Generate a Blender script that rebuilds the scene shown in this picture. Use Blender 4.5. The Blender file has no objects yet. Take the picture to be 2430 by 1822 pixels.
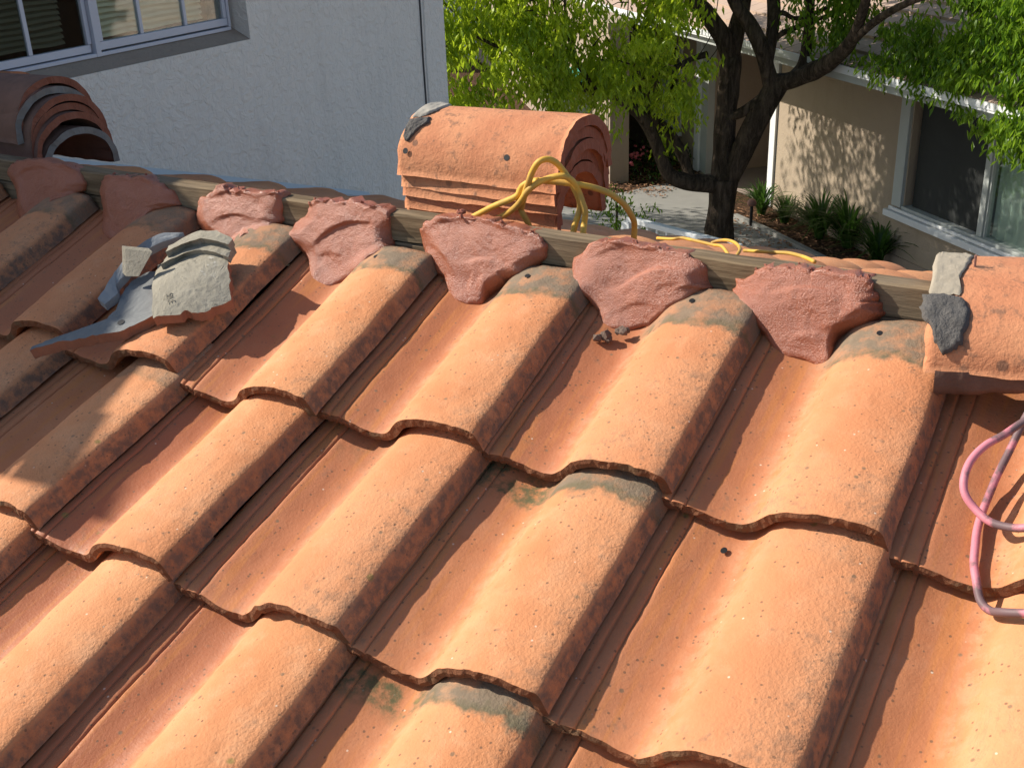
import bpy, bmesh, math, random
import numpy as np
from mathutils import Vector, Matrix, Quaternion
R = math.radians
SC = bpy.context.scene
COL = SC.collection
rnd = random.Random(7)

# ------------------------------------------------------------------ camera, sky, sun, exposure
SLOPE = 0.3368                      # pitch of the near roof slope
PITCH, YAW, ROLL, FPX = 0.4347, 0.5405, -0.0389, 2721.8
cd = bpy.data.cameras.new('camera'); cam = bpy.data.objects.new('camera', cd); COL.objects.link(cam)
cam.location = (1.6015, -1.1717, 0.7407)
f = Vector((-math.sin(YAW)*math.cos(PITCH), math.cos(YAW)*math.cos(PITCH), -math.sin(PITCH)))
r = Vector((math.cos(YAW), math.sin(YAW), 0)); u = r.cross(f)
r2 = r*math.cos(ROLL) + u*math.sin(ROLL); u2 = -r*math.sin(ROLL) + u*math.cos(ROLL)
cam.rotation_euler = Matrix((r2, u2, -f)).transposed().to_euler()
cd.sensor_width = 36; cd.lens = 36*FPX/2430; cd.clip_start = 0.05; cd.clip_end = 600
SC.camera = cam
SUN = Vector((-0.78, -0.20, 0.585)).normalized()     # towards the sun
w = bpy.data.worlds.new('World'); SC.world = w; w.use_nodes = True
nt = w.node_tree; sky = nt.nodes.new('ShaderNodeTexSky'); sky.sky_type = 'NISHITA'; sky.sun_disc = False
sky.sun_elevation = math.asin(SUN.z); sky.sun_rotation = math.atan2(SUN.x, SUN.y) % (2*math.pi)
bg = nt.nodes['Background']; nt.links.new(sky.outputs[0], bg.inputs[0]); bg.inputs[1].default_value = 0.105
sl = bpy.data.lights.new('sun', 'SUN'); sl.energy = 4.6; sl.angle = R(0.55); sl.color = (1.0, 0.93, 0.82)
so = bpy.data.objects.new('sun', sl); COL.objects.link(so); so.rotation_euler = SUN.to_track_quat('Z', 'Y').to_euler()
so.location = (-6, -3, 8)
SC.view_settings.view_transform = 'Standard'; SC.view_settings.look = 'None'
SC.view_settings.exposure = 0.64; SC.view_settings.gamma = 1.0

# ------------------------------------------------------------------ helpers
def tag(o, label=None, cat=None, group=None, kind=None):
    if label: o['label'] = label
    if cat: o['category'] = cat
    if group: o['group'] = group
    if kind: o['kind'] = kind
    return o
def empty(name, loc=(0, 0, 0), rz=0.0):
    o = bpy.data.objects.new(name, None); COL.objects.link(o); o.location = loc; o.rotation_euler = (0, 0, rz)
    o.empty_display_size = 0.1
    return o
def link(name, me, mats, parent=None, smooth=False):
    for m in (mats if isinstance(mats, (list, tuple)) else [mats]): me.materials.append(m)
    if smooth: me.polygons.foreach_set('use_smooth', [True]*len(me.polygons))
    o = bpy.data.objects.new(name, me); COL.objects.link(o)
    if parent: o.parent = parent
    return o
class MB:
    """collects simple shapes and links them as one mesh object"""
    def __init__(s): s.v = []; s.f = []
    def box(s, a, b):
        n = len(s.v); (x0, y0, z0), (x1, y1, z1) = a, b
        s.v += [(x0,y0,z0),(x1,y0,z0),(x1,y1,z0),(x0,y1,z0),(x0,y0,z1),(x1,y0,z1),(x1,y1,z1),(x0,y1,z1)]
        s.f += [tuple(n+i for i in q) for q in ((0,3,2,1),(4,5,6,7),(0,1,5,4),(1,2,6,5),(2,3,7,6),(3,0,4,7))]
        return s
    def quad(s, *p):
        n = len(s.v); s.v += [tuple(q) for q in p]; s.f.append(tuple(range(n, n+len(p)))); return s
    def prism(s, poly, z0, z1):
        n = len(s.v); k = len(poly)
        s.v += [(x, y, z0) for x, y in poly] + [(x, y, z1) for x, y in poly]
        s.f += [tuple(n+k+i for i in range(k)), tuple(n+i for i in reversed(range(k)))]
        s.f += [(n+i, n+(i+1) % k, n+k+(i+1) % k, n+k+i) for i in range(k)]
        return s
    def tube(s, pts, rad, n=8, cap=True):
        pts = [Vector(p) for p in pts]; k = len(pts)
        rad = [rad]*k if isinstance(rad, (int, float)) else rad
        base = len(s.v); ref = None
        for i, p in enumerate(pts):
            d = (pts[min(i+1, k-1)] - pts[max(i-1, 0)]).normalized()
            if ref is None: ref = d.orthogonal().normalized()
            ref = (ref - d*ref.dot(d)); ref = ref.normalized() if ref.length > 1e-6 else d.orthogonal().normalized()
            b = d.cross(ref)
            for j in range(n):
                a = 2*math.pi*j/n; q = p + (ref*math.cos(a) + b*math.sin(a))*rad[i]; s.v.append(tuple(q))
        for i in range(k-1):
            for j in range(n):
                a, b2 = base+i*n+j, base+i*n+(j+1) % n
                s.f.append((a, b2, b2+n, a+n))
        if cap:
            s.f.append(tuple(base+j for j in reversed(range(n)))); s.f.append(tuple(base+(k-1)*n+j for j in range(n)))
        return s
    def build(s, name, mats, parent=None, smooth=False, bevel=0):
        me = bpy.data.meshes.new(name); me.from_pydata(s.v, [], s.f); me.update()
        o = link(name, me, mats, parent, smooth)
        if bevel:
            m = o.modifiers.new('bevel', 'BEVEL'); m.width = bevel; m.segments = 2; m.limit_method = 'ANGLE'
        return o
def spline(pts, n=6):
    """Catmull-Rom through the points"""
    P = [np.array(p, float) for p in pts]; P = [2*P[0]-P[1]] + P + [2*P[-1]-P[-2]]; out = []
    for i in range(1, len(P)-2):
        a, b, c, d = P[i-1], P[i], P[i+1], P[i+2]
        for t in np.arange(n)/n:
            out.append(.5*((2*b)+(c-a)*t+(2*a-5*b+4*c-d)*t*t+(3*b-a-3*c+d)*t**3))
    out.append(P[-2]); return out
_rs = np.random.RandomState(3); _lat = _rs.rand(64, 64, 64)
def vnoise(p, sc):
    p = np.asarray(p, float)*sc + 100.0; i = np.floor(p).astype(int); t = p - i; t = t*t*(3-2*t); i &= 63; j = (i+1) & 63
    x0, y0, z0 = i[..., 0], i[..., 1], i[..., 2]; x1, y1, z1 = j[..., 0], j[..., 1], j[..., 2]
    a = _lat; tx, ty, tz = t[..., 0], t[..., 1], t[..., 2]
    def L(p, q, t): return p + (q-p)*t
    return L(L(L(a[x0,y0,z0], a[x1,y0,z0], tx), L(a[x0,y1,z0], a[x1,y1,z0], tx), ty),
             L(L(a[x0,y0,z1], a[x1,y0,z1], tx), L(a[x0,y1,z1], a[x1,y1,z1], tx), ty), tz)*2-1
def fnoise(p, sc, o=3):
    s = 0; k = 1
    for i in range(o): s = s + k*vnoise(np.asarray(p)+i*7.3, sc*2**i); k *= .5
    return s
CS, SS = math.cos(SLOPE), math.sin(SLOPE)
def rp(uu, v, h):                   # near slope: along the ridge, down the slope, out of the roof
    return Vector((uu, -v*CS - h*SS, -v*SS + h*CS))

# ------------------------------------------------------------------ materials
class NT:
    def __init__(s, name):
        s.m = bpy.data.materials.new(name); s.m.use_nodes = True; s.t = s.m.node_tree; s.b = s.t.nodes['Principled BSDF']
        s.out = s.t.nodes['Material Output']
    def put(s, sock, v):
        if v is None: return
        if hasattr(v, 'is_output'): s.t.links.new(v, sock)
        else: sock.default_value = v
    def n(s, typ, ins=(), **kw):
        nd = s.t.nodes.new(typ)
        for k, v in kw.items(): setattr(nd, k, v)
        for k, v in (ins.items() if isinstance(ins, dict) else enumerate(ins)): s.put(nd.inputs[k], v)
        return nd
    def math(s, op, a, b=0.5, c=None, clamp=False):
        nd = s.n('ShaderNodeMath', [a, b], operation=op, use_clamp=clamp)
        if c is not None: s.put(nd.inputs[2], c)
        return nd.outputs[0]
    def step(s, x, a, b):           # smoothstep a..b -> 0..1
        nd = s.n('ShaderNodeMapRange', interpolation_type='SMOOTHSTEP'); s.put(nd.inputs[0], x); nd.inputs[1].default_value = a; nd.inputs[2].default_value = b
        return nd.outputs[0]
    def mix(s, f, a, b):
        nd = s.n('ShaderNodeMix', data_type='RGBA')
        s.put(nd.inputs[0], f)
        for i, v in ((6, a), (7, b)): s.put(nd.inputs[i], v if hasattr(v, 'is_output') else (*v, 1) if len(v) == 3 else v)
        return nd.outputs[2]
    def noise(s, co, sc, det=4, rough=.6, dist=0):
        nd = s.n('ShaderNodeTexNoise'); s.put(nd.inputs['Vector'], co); nd.inputs['Scale'].default_value = sc
        nd.inputs['Detail'].default_value = det; nd.inputs['Roughness'].default_value = rough; nd.inputs['Distortion'].default_value = dist
        return nd.outputs[0]
    def obj(s, rand=True):
        tc = s.n('ShaderNodeTexCoord'); co = tc.outputs['Object']
        if rand:
            oi = s.n('ShaderNodeObjectInfo'); sc = s.n('ShaderNodeVectorMath', operation='SCALE', ins=[(37.1, 11.7, 23.3)]); s.put(sc.inputs['Scale'], oi.outputs['Random'])
            co = s.n('ShaderNodeVectorMath', [co, sc.outputs[0]], operation='ADD').outputs[0]
        return co
    def mapv(s, co, scale):
        return s.n('ShaderNodeMapping', {'Vector': co, 'Scale': scale}).outputs[0]
    def bump(s, h, st=.5, dist=.001, nrm=None):
        nd = s.n('ShaderNodeBump'); s.put(nd.inputs['Height'], h); nd.inputs['Strength'].default_value = st; nd.inputs['Distance'].default_value = dist
        if nrm is not None: s.put(nd.inputs['Normal'], nrm)
        return nd.outputs[0]
    def done(s, col=None, rough=.8, nrm=None, spec=.3, **kw):
        b = s.b; s.put(b.inputs['Base Color'], col if hasattr(col, 'is_output') else (*col, 1) if col is not None and len(col) == 3 else col)
        s.put(b.inputs['Roughness'], rough); s.put(b.inputs['Specular IOR Level'], spec); s.put(b.inputs['Normal'], nrm)
        for k, v in kw.items(): s.put(b.inputs[k], v)
        return s.m

def clay_material():
    g = NT('weathered_clay'); co = g.obj()
    oi = g.n('ShaderNodeObjectInfo'); oc = g.n('ShaderNodeSeparateColor', [oi.outputs['Color']])
    cem, moss, wet = oc.outputs[0], oc.outputs[1], oc.outputs[2]
    uv = g.n('ShaderNodeSeparateXYZ', [g.n('ShaderNodeUVMap').outputs[0]]); s, t = uv.outputs[0], uv.outputs[1]
    n1 = g.noise(co, 7, 3); n2 = g.noise(co, 55, 6, .68); n3 = g.noise(co, 230, 3, .6); n4 = g.noise(co, 22, 5, .65)
    streak = g.noise(g.mapv(co, (60, 3.5, 60)), 1, 4, .6)
    c = g.mix(g.step(n1, .3, .7), (.50, .200, .082), (.59, .268, .122))
    c = g.mix(g.math('MULTIPLY', g.step(n4, .45, .75), .45), c, (.62, .335, .180))
    c = g.mix(g.math('MULTIPLY', g.step(oi.outputs['Random'], .2, 1), .42), c, (.47, .185, .088))
    # valley: redder, damp, with rust-coloured run marks
    pan = g.step(g.math('ADD', s, g.math('MULTIPLY', g.math('SUBTRACT', n4, .5), .16)), .50, .40)
    c = g.mix(g.math('MULTIPLY', pan, g.math('MULTIPLY_ADD', wet, .50, .42)), c, (.350, .115, .052))
    run = g.math('MULTIPLY', pan, g.step(streak, .5, .68))
    c = g.mix(g.math('MULTIPLY', run, .55), c, (.50, .19, .055))
    pale = g.math('MULTIPLY', g.math('MULTIPLY', g.step(s, .34, .44), g.step(s, .58, .47)), g.step(n2, .42, .62))
    c = g.mix(g.math('MULTIPLY', pale, .30), c, (.54, .30, .175))
    # dirt and lichen, thickest along the lower right of the cover
    wgt = g.math('ADD', g.math('MULTIPLY', g.step(s, .74, .97), .12), g.math('MULTIPLY', g.step(t, .30, .0), .06))
    wgt = g.math('ADD', wgt, g.math('MULTIPLY_ADD', g.math('SUBTRACT', n1, .5), .22, g.math('MULTIPLY', oi.outputs['Random'], .07)))
    d = g.step(g.math('ADD', n2, wgt), .64, .82)
    c = g.mix(g.math('MULTIPLY', d, g.math('MULTIPLY_ADD', n3, .8, .0)), c, (.17, .115, .075))
    vo = g.n('ShaderNodeTexVoronoi', {'Vector': co, 'Scale': 46.0, 'Randomness': 1.0})
    spot = g.math('MULTIPLY', g.step(g.math('ADD', vo.outputs['Distance'], g.math('MULTIPLY', n2, .15)), .24, .16), g.step(g.n('ShaderNodeSeparateColor', [vo.outputs['Color']]).outputs[0], .72, .78))
    c = g.mix(g.math('MULTIPLY', spot, .7), c, (.15, .115, .07))
    vo2 = g.n('ShaderNodeTexVoronoi', {'Vector': co, 'Scale': 17.0, 'Randomness': 1.0})
    spot2 = g.math('MULTIPLY', g.step(g.math('ADD', vo2.outputs['Distance'], g.math('MULTIPLY', n2, .2)), .21, .15), g.step(g.n('ShaderNodeSeparateColor', [vo2.outputs['Color']]).outputs[1], .80, .84))
    c = g.mix(g.math('MULTIPLY', spot2, .75), c, (.23, .18, .05))
    vo3 = g.n('ShaderNodeTexVoronoi', {'Vector': co, 'Scale': 150.0, 'Randomness': 1.0}); pick = g.n('ShaderNodeSeparateColor', [vo3.outputs['Color']])
    grit = g.math('MULTIPLY', g.step(vo3.outputs['Distance'], .32, .2), g.step(g.math('ADD', pick.outputs[0], g.math('MULTIPLY', g.math('SUBTRACT', n4, .5), .5)), .84, .88))
    c = g.mix(g.math('MULTIPLY', grit, .7), c, (.12, .075, .045))
    chip = g.math('MULTIPLY', g.step(vo3.outputs['Distance'], .26, .16), g.step(pick.outputs[1], .985, .99))
    c = g.mix(g.math('MULTIPLY', chip, .6), c, (.74, .60, .46))
    scr = g.noise(g.mapv(co, (26, 9, 26)), 1, 6, .75, 2.0); lich = g.math('MULTIPLY', g.step(g.math('ABSOLUTE', g.math('SUBTRACT', scr, .5)), .012, .002), g.math('MULTIPLY', g.step(n1, .48, .62), g.step(s, .30, .42)))
    c = g.mix(g.math('MULTIPLY', lich, .45), c, (.20, .14, .09))
    # side of the cover: weathering, and its shade painted in as darkening
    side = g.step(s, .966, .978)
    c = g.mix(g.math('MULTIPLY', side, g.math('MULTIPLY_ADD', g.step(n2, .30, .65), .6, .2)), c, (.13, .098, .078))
    # cement and moss left at the head
    hd = g.math('ADD', g.math('MULTIPLY_ADD', oi.outputs['Random'], .07, g.math('ADD', g.math('SUBTRACT', t, .035), oi.outputs['Alpha'])), g.math('MULTIPLY', g.math('SUBTRACT', n4, .5), .18))
    cm = g.math('MULTIPLY', g.step(hd, .785, .825), g.math('MULTIPLY', cem, g.step(s, .38, .5)))
    cc = g.mix(n2, (.105, .080, .054), (.235, .185, .128))
    cc = g.mix(g.math('MULTIPLY', g.step(g.math('ABSOLUTE', g.math('SUBTRACT', hd, .82)), .04, .0), .7), cc, (.10, .095, .05))
    c = g.mix(g.math('MULTIPLY', cm, g.math('MULTIPLY_ADD', g.step(g.noise(co, 26, 5, .65), .34, .58), .5, .46)), c, cc)
    ms = g.math('MULTIPLY', g.math('MULTIPLY', g.step(t, .66, .74), g.step(s, .52, .44)), g.math('MULTIPLY', moss, g.step(n4, .42, .56)))
    c = g.mix(g.math('MULTIPLY', ms, g.step(n2, .3, .6)), c, (.115, .10, .045))
    hgt = g.math('ADD', g.math('MULTIPLY', n3, .85), g.math('MULTIPLY', n2, .8))
    hgt = g.math('MULTIPLY', hgt, g.math('MULTIPLY_ADD', g.step(s, .5, .95), 1.0, .6))
    rough = g.math('SUBTRACT', .82, g.math('MULTIPLY', g.math('MULTIPLY', pan, wet), .30))
    return g.done(c, rough, g.bump(hgt, .62, .0020), .25)
def edge_material():
    g = NT('broken_clay_edge'); co = g.obj(); n2 = g.noise(co, 90, 5, .7); n1 = g.noise(co, 18, 3)
    c = g.mix(n2, (.085, .038, .02), (.27, .11, .055)); c = g.mix(g.math('MULTIPLY', g.step(n1, .52, .66), .6), c, (.13, .09, .05))
    return g.done(c, .95, g.bump(n2, 1.0, .004), .15)
def simple(name, ca, cb, sc=20, rough=.8, bump=0, bsc=None, spec=.3, rand=False, stretch=None, dist=.002, **kw):
    g = NT(name); co = g.obj(rand)
    if stretch: co = g.mapv(co, stretch)
    n = g.noise(co, sc, 5, .65); c = g.mix(n, ca, cb)
    nr = g.bump(g.noise(co, bsc or sc*4, 4, .65), bump, dist) if bump else None
    return g.done(c, rough, nr, spec, **kw)
CLAY = clay_material(); EDGE = edge_material()
def ridge_material():
    g = NT('old_ridge_clay'); co = g.obj(); n1 = g.noise(co, 9, 4); n2 = g.noise(co, 60, 6, .7); n3 = g.noise(co, 200, 3)
    c = g.mix(g.step(n1, .3, .7), (.47, .185, .090), (.56, .25, .125))
    d = g.step(g.math('ADD', n2, g.math('MULTIPLY', g.math('SUBTRACT', g.noise(co, 14, 3), .5), .35)), .53, .70)
    c = g.mix(g.math('MULTIPLY', d, .7), c, (.17, .10, .065))
    vo = g.n('ShaderNodeTexVoronoi', {'Vector': co, 'Scale': 30.0}); sp = g.math('MULTIPLY', g.step(vo.outputs['Distance'], .26, .17), g.step(g.n('ShaderNodeSeparateColor', [vo.outputs['Color']]).outputs[0], .7, .76))
    c = g.mix(g.math('MULTIPLY', sp, .7), c, (.11, .07, .05))
    return g.done(c, .88, g.bump(g.math('ADD', g.math('MULTIPLY', n3, .4), n2), .9, .003), .25)
RIDGE = ridge_material()
RIDGE_END = simple('dark_red_clay_end', (.16, .052, .03), (.33, .125, .075), 40, .95, .8, 130)
CEMENT_END = simple('grey_cement_end', (.13, .12, .11), (.27, .245, .22), 40, .95, .6, 130)  # grey cement in a darker tone for two tile ends
RIDGE_SHADE = simple('shade_dark_ridge_clay', (.13, .075, .055), (.30, .155, .105), 22, .95, .7, 110, rand=True)  # ridge clay with the left stack's shade painted in as darker brown
def mortar_material():
    g = NT('red_mortar'); co = g.obj(); n1 = g.noise(co, 26, 4, .55, .4); n2 = g.noise(co, 400, 3, .75); n3 = g.noise(co, 130, 4, .7)
    c = g.mix(n1, (.29, .078, .034), (.395, .130, .064)); c = g.mix(g.math('MULTIPLY', g.step(n3, .6, .75), .4), c, (.28, .09, .06))
    h = g.math('ADD', g.math('MULTIPLY', n2, .75), g.math('ADD', g.math('MULTIPLY', n3, .4), g.math('MULTIPLY', n1, .35)))
    return g.done(c, g.math('MULTIPLY_ADD', n3, .22, .22), g.bump(h, .95, .0029), .75)
MORTAR = mortar_material()
MORTAR_ROUGH = simple('mortar_crumb', (.20, .07, .045), (.36, .13, .085), 60, .9, .8, 160)
CEMENT = simple('grey_cement', (.22, .20, .17), (.40, .37, .31), 30, .92, .8, 120)
CEMENT_P = simple('pale_old_cement', (.25, .21, .155), (.40, .345, .26), 40, .92, .5, 150)
CEMENT_DARK = simple('dark_cement', (.060, .055, .050), (.135, .125, .115), 55, .95, 1.0, 170, dist=.004)
def shard_mat():
    g = NT('grey_shard'); co = g.obj(False); n = g.noise(co, 28, 5, .7); n2 = g.noise(co, 120, 4, .75)
    c = g.mix(n, (.20, .175, .13), (.35, .32, .255)); c = g.mix(g.math('MULTIPLY', g.step(n2, .54, .68), .6), c, (.13, .115, .085)); c = g.mix(g.math('MULTIPLY', g.step(n, .62, .72), .6), c, (.50, .49, .45))
    return g.done(c, .93, g.bump(n2, .8, .002), .2)
SHARD = shard_mat()
SHARD_IN = simple('blue_grey_shard', (.12, .125, .125), (.20, .205, .20), 30, .85, .4, 150)
SHARD_RED = simple('broken_red_clay', (.20, .085, .05), (.38, .17, .10), 30, .95, .7, 120)
def wood_material():
    g = NT('weathered_board'); co = g.obj(False); gr = g.noise(g.mapv(co, (5, 90, 90)), 1, 5, .65, .6); fine = g.noise(g.mapv(co, (60, 300, 300)), 1, 3)
    big = g.noise(co, 5, 3)
    c = g.mix(g.step(gr, .3, .7), (.085, .056, .03), (.25, .18, .105)); c = g.mix(g.math('MULTIPLY', g.step(big, .45, .7), .5), c, (.18, .15, .11))
    return g.done(c, .85, g.bump(g.math('ADD', gr, g.math('MULTIPLY', fine, .4)), .7, .002), .2)
WOOD = wood_material()
def stucco(name, ca, cb, sc=42, st=.8):
    g = NT(name); co = g.obj(False); n1 = g.noise(co, 3, 4); n2 = g.noise(co, sc, 5, .6, .8)
    c = g.mix(n1, ca, cb); dr_ = g.noise(g.mapv(co, (7, 7, .8)), 1, 5, .7); c = g.mix(g.math('MULTIPLY', g.step(dr_, .5, .75), .22), c, tuple(.62*x for x in ca))
    ck = g.noise(g.mapv(co, (30, 30, 12)), 1, 5, .7, 1.5); c = g.mix(g.math('MULTIPLY', g.step(ck, .60, .68), .30), c, tuple(.6*x for x in ca))
    return g.done(c, .92, g.bump(n2, st, .012), .15)
STUCCO_W = stucco('white_stucco', (.76, .70, .615), (.84, .78, .69), 34, .9)
STUCCO_B = stucco('beige_stucco', (.335, .265, .195), (.385, .31, .23), 30, .6)
STUCCO_C = stucco('tan_stucco', (.30, .235, .18), (.36, .285, .22), 25, .5)
PAINT = simple('white_paint', (.60, .61, .61), (.70, .71, .71), 8, .5, .1, 60)
PAINT_SHADE = simple('shade_grey_white_paint', (.36, .38, .36), (.44, .46, .44), 5, .55)  # white trim greyed; its shade is painted into the colour
FLASH = simple('painted_flashing', (.42, .47, .49), (.50, .54, .55), 6, .6)
DARK = simple('dark_interior', (.012, .010, .010), (.025, .022, .02), 5, .7)
DOOR = simple('dark_red_door', (.035, .012, .010), (.05, .018, .014), 5, .5)
SCREEN = simple('insect_screen', (.022, .024, .024), (.036, .038, .036), 6, .75)
BLIND_Y = simple('cream_blind', (.74, .68, .46), (.82, .76, .54), 12, .6)
BLIND_D = simple('dim_blind', (.42, .38, .29), (.50, .46, .35), 12, .7)
CURTAIN = simple('pale_green_curtain', (.40, .46, .40), (.50, .56, .49), 2, .8, stretch=(14, 14, .3))
ALU = simple('aluminium', (.50, .50, .55), (.60, .60, .64), 8, .4, spec=.5)
CONC = simple('concrete_path', (.19, .185, .17), (.29, .28, .255), 3, .9, .4, 60)
CONC2 = simple('pinkish_porch', (.26, .20, .17), (.33, .26, .225), 3, .9)
def mulch():
    g = NT('bark_mulch'); co = g.obj(False); n = g.noise(co, 22, 6, .75); n2 = g.noise(co, 1.3, 3)
    c = g.mix(g.step(n, .35, .68), (.025, .014, .009), (.20, .105, .06)); c = g.mix(g.math('MULTIPLY', n2, .4), c, (.06, .045, .03))
    return g.done(c, .95, g.bump(n, 1, .05), .1)
MULCH = mulch()
def bark():
    g = NT('tree_bark'); co = g.obj(False); n = g.noise(g.mapv(co, (16, 16, 3.2)), 1, 5, .7, .8); n2 = g.noise(co, 30, 4)
    c = g.mix(g.step(n, .35, .7), (.022, .014, .009), (.12, .085, .06)); c = g.mix(g.math('MULTIPLY', n2, .25), c, (.13, .11, .085))
    return g.done(c, .95, g.bump(g.math('ADD', n, g.math('MULTIPLY', n2, .3)), 1, .05), .1)
BARK = bark()
def leaf(name, ca, cb, tr):
    g = NT(name); co = g.obj(False); n = g.noise(co, 2.2, 3); n2 = g.noise(co, 16, 2)
    c = g.mix(g.step(g.math('ADD', n, g.math('MULTIPLY', g.math('SUBTRACT', n2, .5), .9)), .3, .7), ca, cb)
    g.done(c, .38, None, .45)
    tl = g.n('ShaderNodeBsdfTranslucent', [g.mix(.5, c, tr)])
    mx = g.n('ShaderNodeMixShader', [.5, g.b.outputs[0], tl.outputs[0]]); g.t.links.new(mx.outputs[0], g.out.inputs[0])
    return g.m
LEAF = leaf('young_sunlit_leaf', (.17, .27, .012), (.44, .53, .03), (.68, .82, .05))  # young yellow-green, with sunlight on the left crown painted in
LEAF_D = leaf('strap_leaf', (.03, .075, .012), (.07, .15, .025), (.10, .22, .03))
LEAF_S = leaf('shaded_leaf', (.075, .165, .010), (.20, .32, .022), (.32, .50, .03))  # darker leaf green with the right crown's shade painted in
PINK_F = simple('pink_petals', (.60, .12, .16), (.70, .20, .22), 30, .6)
def hose_mat(name, a, b, worn):
    g = NT(name); co = g.obj(False); n = g.noise(co, 40, 4, .7); n2 = g.noise(co, 11, 2); c = g.mix(n, a, b)
    c = g.mix(g.math('MULTIPLY', g.step(g.math('ADD', n2, g.math('MULTIPLY', n, .3)), .625, .705), worn), c, (.075, .07, .065))
    return g.done(c, .58, g.bump(n, .3, .001), .35)
PINK = hose_mat('faded_pink_rubber', (.50, .145, .185), (.60, .235, .27), .85)
YELLOW = hose_mat('yellow_rubber', (.56, .31, .035), (.68, .42, .08), .3)
ROOFT = simple('flat_roof_tile', (.36, .255, .195), (.46, .345, .27), 4, .9, .5, 40)
TEAL = simple('teal_plastic', (.04, .30, .24), (.06, .38, .30), 6, .45)
BIN = simple('grey_green_plastic', (.30, .36, .30), (.36, .42, .35), 6, .6)
LAMPM = simple('rusty_metal', (.20, .10, .08), (.30, .16, .13), 14, .7)
BLACKM = simple('black_metal_and_hole_dark', (.012, .012, .012), (.02, .02, .02), 9, .5)
TAR = simple('roof_felt', (.05, .03, .022), (.09, .055, .04), 9, .95)

# ------------------------------------------------------------------ ground and paths
def sheet(name, poly, z, m):
    return tag(MB().quad(*[(x, y, z) for x, y in poly]).build(name, m), kind='structure')
G = -4.0
sheet('ground', [(-150, -80), (150, -80), (150, 220), (-150, 220)], G-.012, MULCH)
sheet('path', [(-5.75, 13.95), (-5.05, 15.25), (-4.4, 15.0), (-3.62, 13.68), (-2.96, 13.19), (-2.28, 12.62), (-.2, 10.9), (2.5, 8.6), (1.5, 4), (-8, 4), (-7.4, 11.6)], G, CONC)
sheet('porch_floor', [(-4.95, 15.75), (-3.35, 14.40), (-1.9, 16.1), (-3.5, 17.4)], G+.004, CONC2)
k = MB()
for a, b in (((-3.62, 13.68), (-2.96, 13.19)), ((-2.96, 13.19), (-2.28, 12.62)), ((-2.28, 12.62), (-.2, 10.9))):
    a, b = Vector(a), Vector(b); d = (b-a).normalized(); n = Vector((-d.y, d.x))*.07
    k.prism([tuple(a), tuple(b), tuple(b+n), tuple(a+n)], G+.0, G+.05)
tag(k.build('path_edging', CONC), kind='structure')

# ------------------------------------------------------------------ the tiled house: decks and the ridge board
FS = R(18.2)                         # the far slope
house = empty('tiled_house', (0.4, 0.38, G))
tag(house, 'house under the terracotta tile roof filling the foreground', 'house')
def under(name, mb, m): o = mb.build(name, m, house); o.matrix_parent_inverse = Matrix.Translation(house.location).inverted(); return o
p = [rp(-3.2, 1.75, -.10), rp(3.2, 1.75, -.10), rp(3.2, -.395, -.10), rp(-3.2, -.395, -.10)]
q0 = Vector((-1.45, .395, .055)); q1 = Vector((3.2, .395, .055)); dn = Vector((0, math.cos(FS), -math.sin(FS)))*2.55
under('roof_deck', MB().quad(*p), TAR); under('roof_deck', MB().quad(q0, q1, q1+dn, q0+dn), TAR)
under('wall', MB().box((-1.3, -1.2, G), (3.0, 2.35, -.75)), STUCCO_B)

def board_mesh(x0, x1, y0, y1, z0, z1, seed):
    nx, mb = 120, MB()
    ring = []
    prof = [(y0, z0), (y0, (z0+z1)/2), (y0, z1-.003), (y0+.003, z1), ((y0+y1)/2, z1), (y1-.003, z1), (y1, z1-.003), (y1, z0)]
    V = np.array([[(x0+(x1-x0)*i/nx, a, b) for a, b in prof] for i in range(nx+1)])
    V[..., 1] += .0016*fnoise(V+seed, 9, 4); V[..., 2] += .0014*fnoise(V+seed+5, 14, 4)
    mb.v = [tuple(v) for v in V.reshape(-1, 3)]; m = len(prof)
    mb.f = [(i*m+j, i*m+(j+1) % m, (i+1)*m+(j+1) % m, (i+1)*m+j) for i in range(nx) for j in range(m)]
    mb.f += [tuple(range(m)), tuple(nx*m+j for j in reversed(range(m)))]
    return mb
bd = empty('ridge_board', (0.4, .378, .06))
tag(bd, 'weathered grey-brown timber board on edge along the open ridge behind the mortar patches', 'timber board')
for (z0, z1, y0, s) in ((.139, .186, .360, 1), (.06, .136, .362, 9)):
    o = board_mesh(-1.44, 1.72, y0, .396, z0, z1, s).build('plank', WOOD, bd, True); o.matrix_parent_inverse = Matrix.Translation(bd.location).inverted()
    for p_ in o.data.polygons: p_.use_smooth = False

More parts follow.
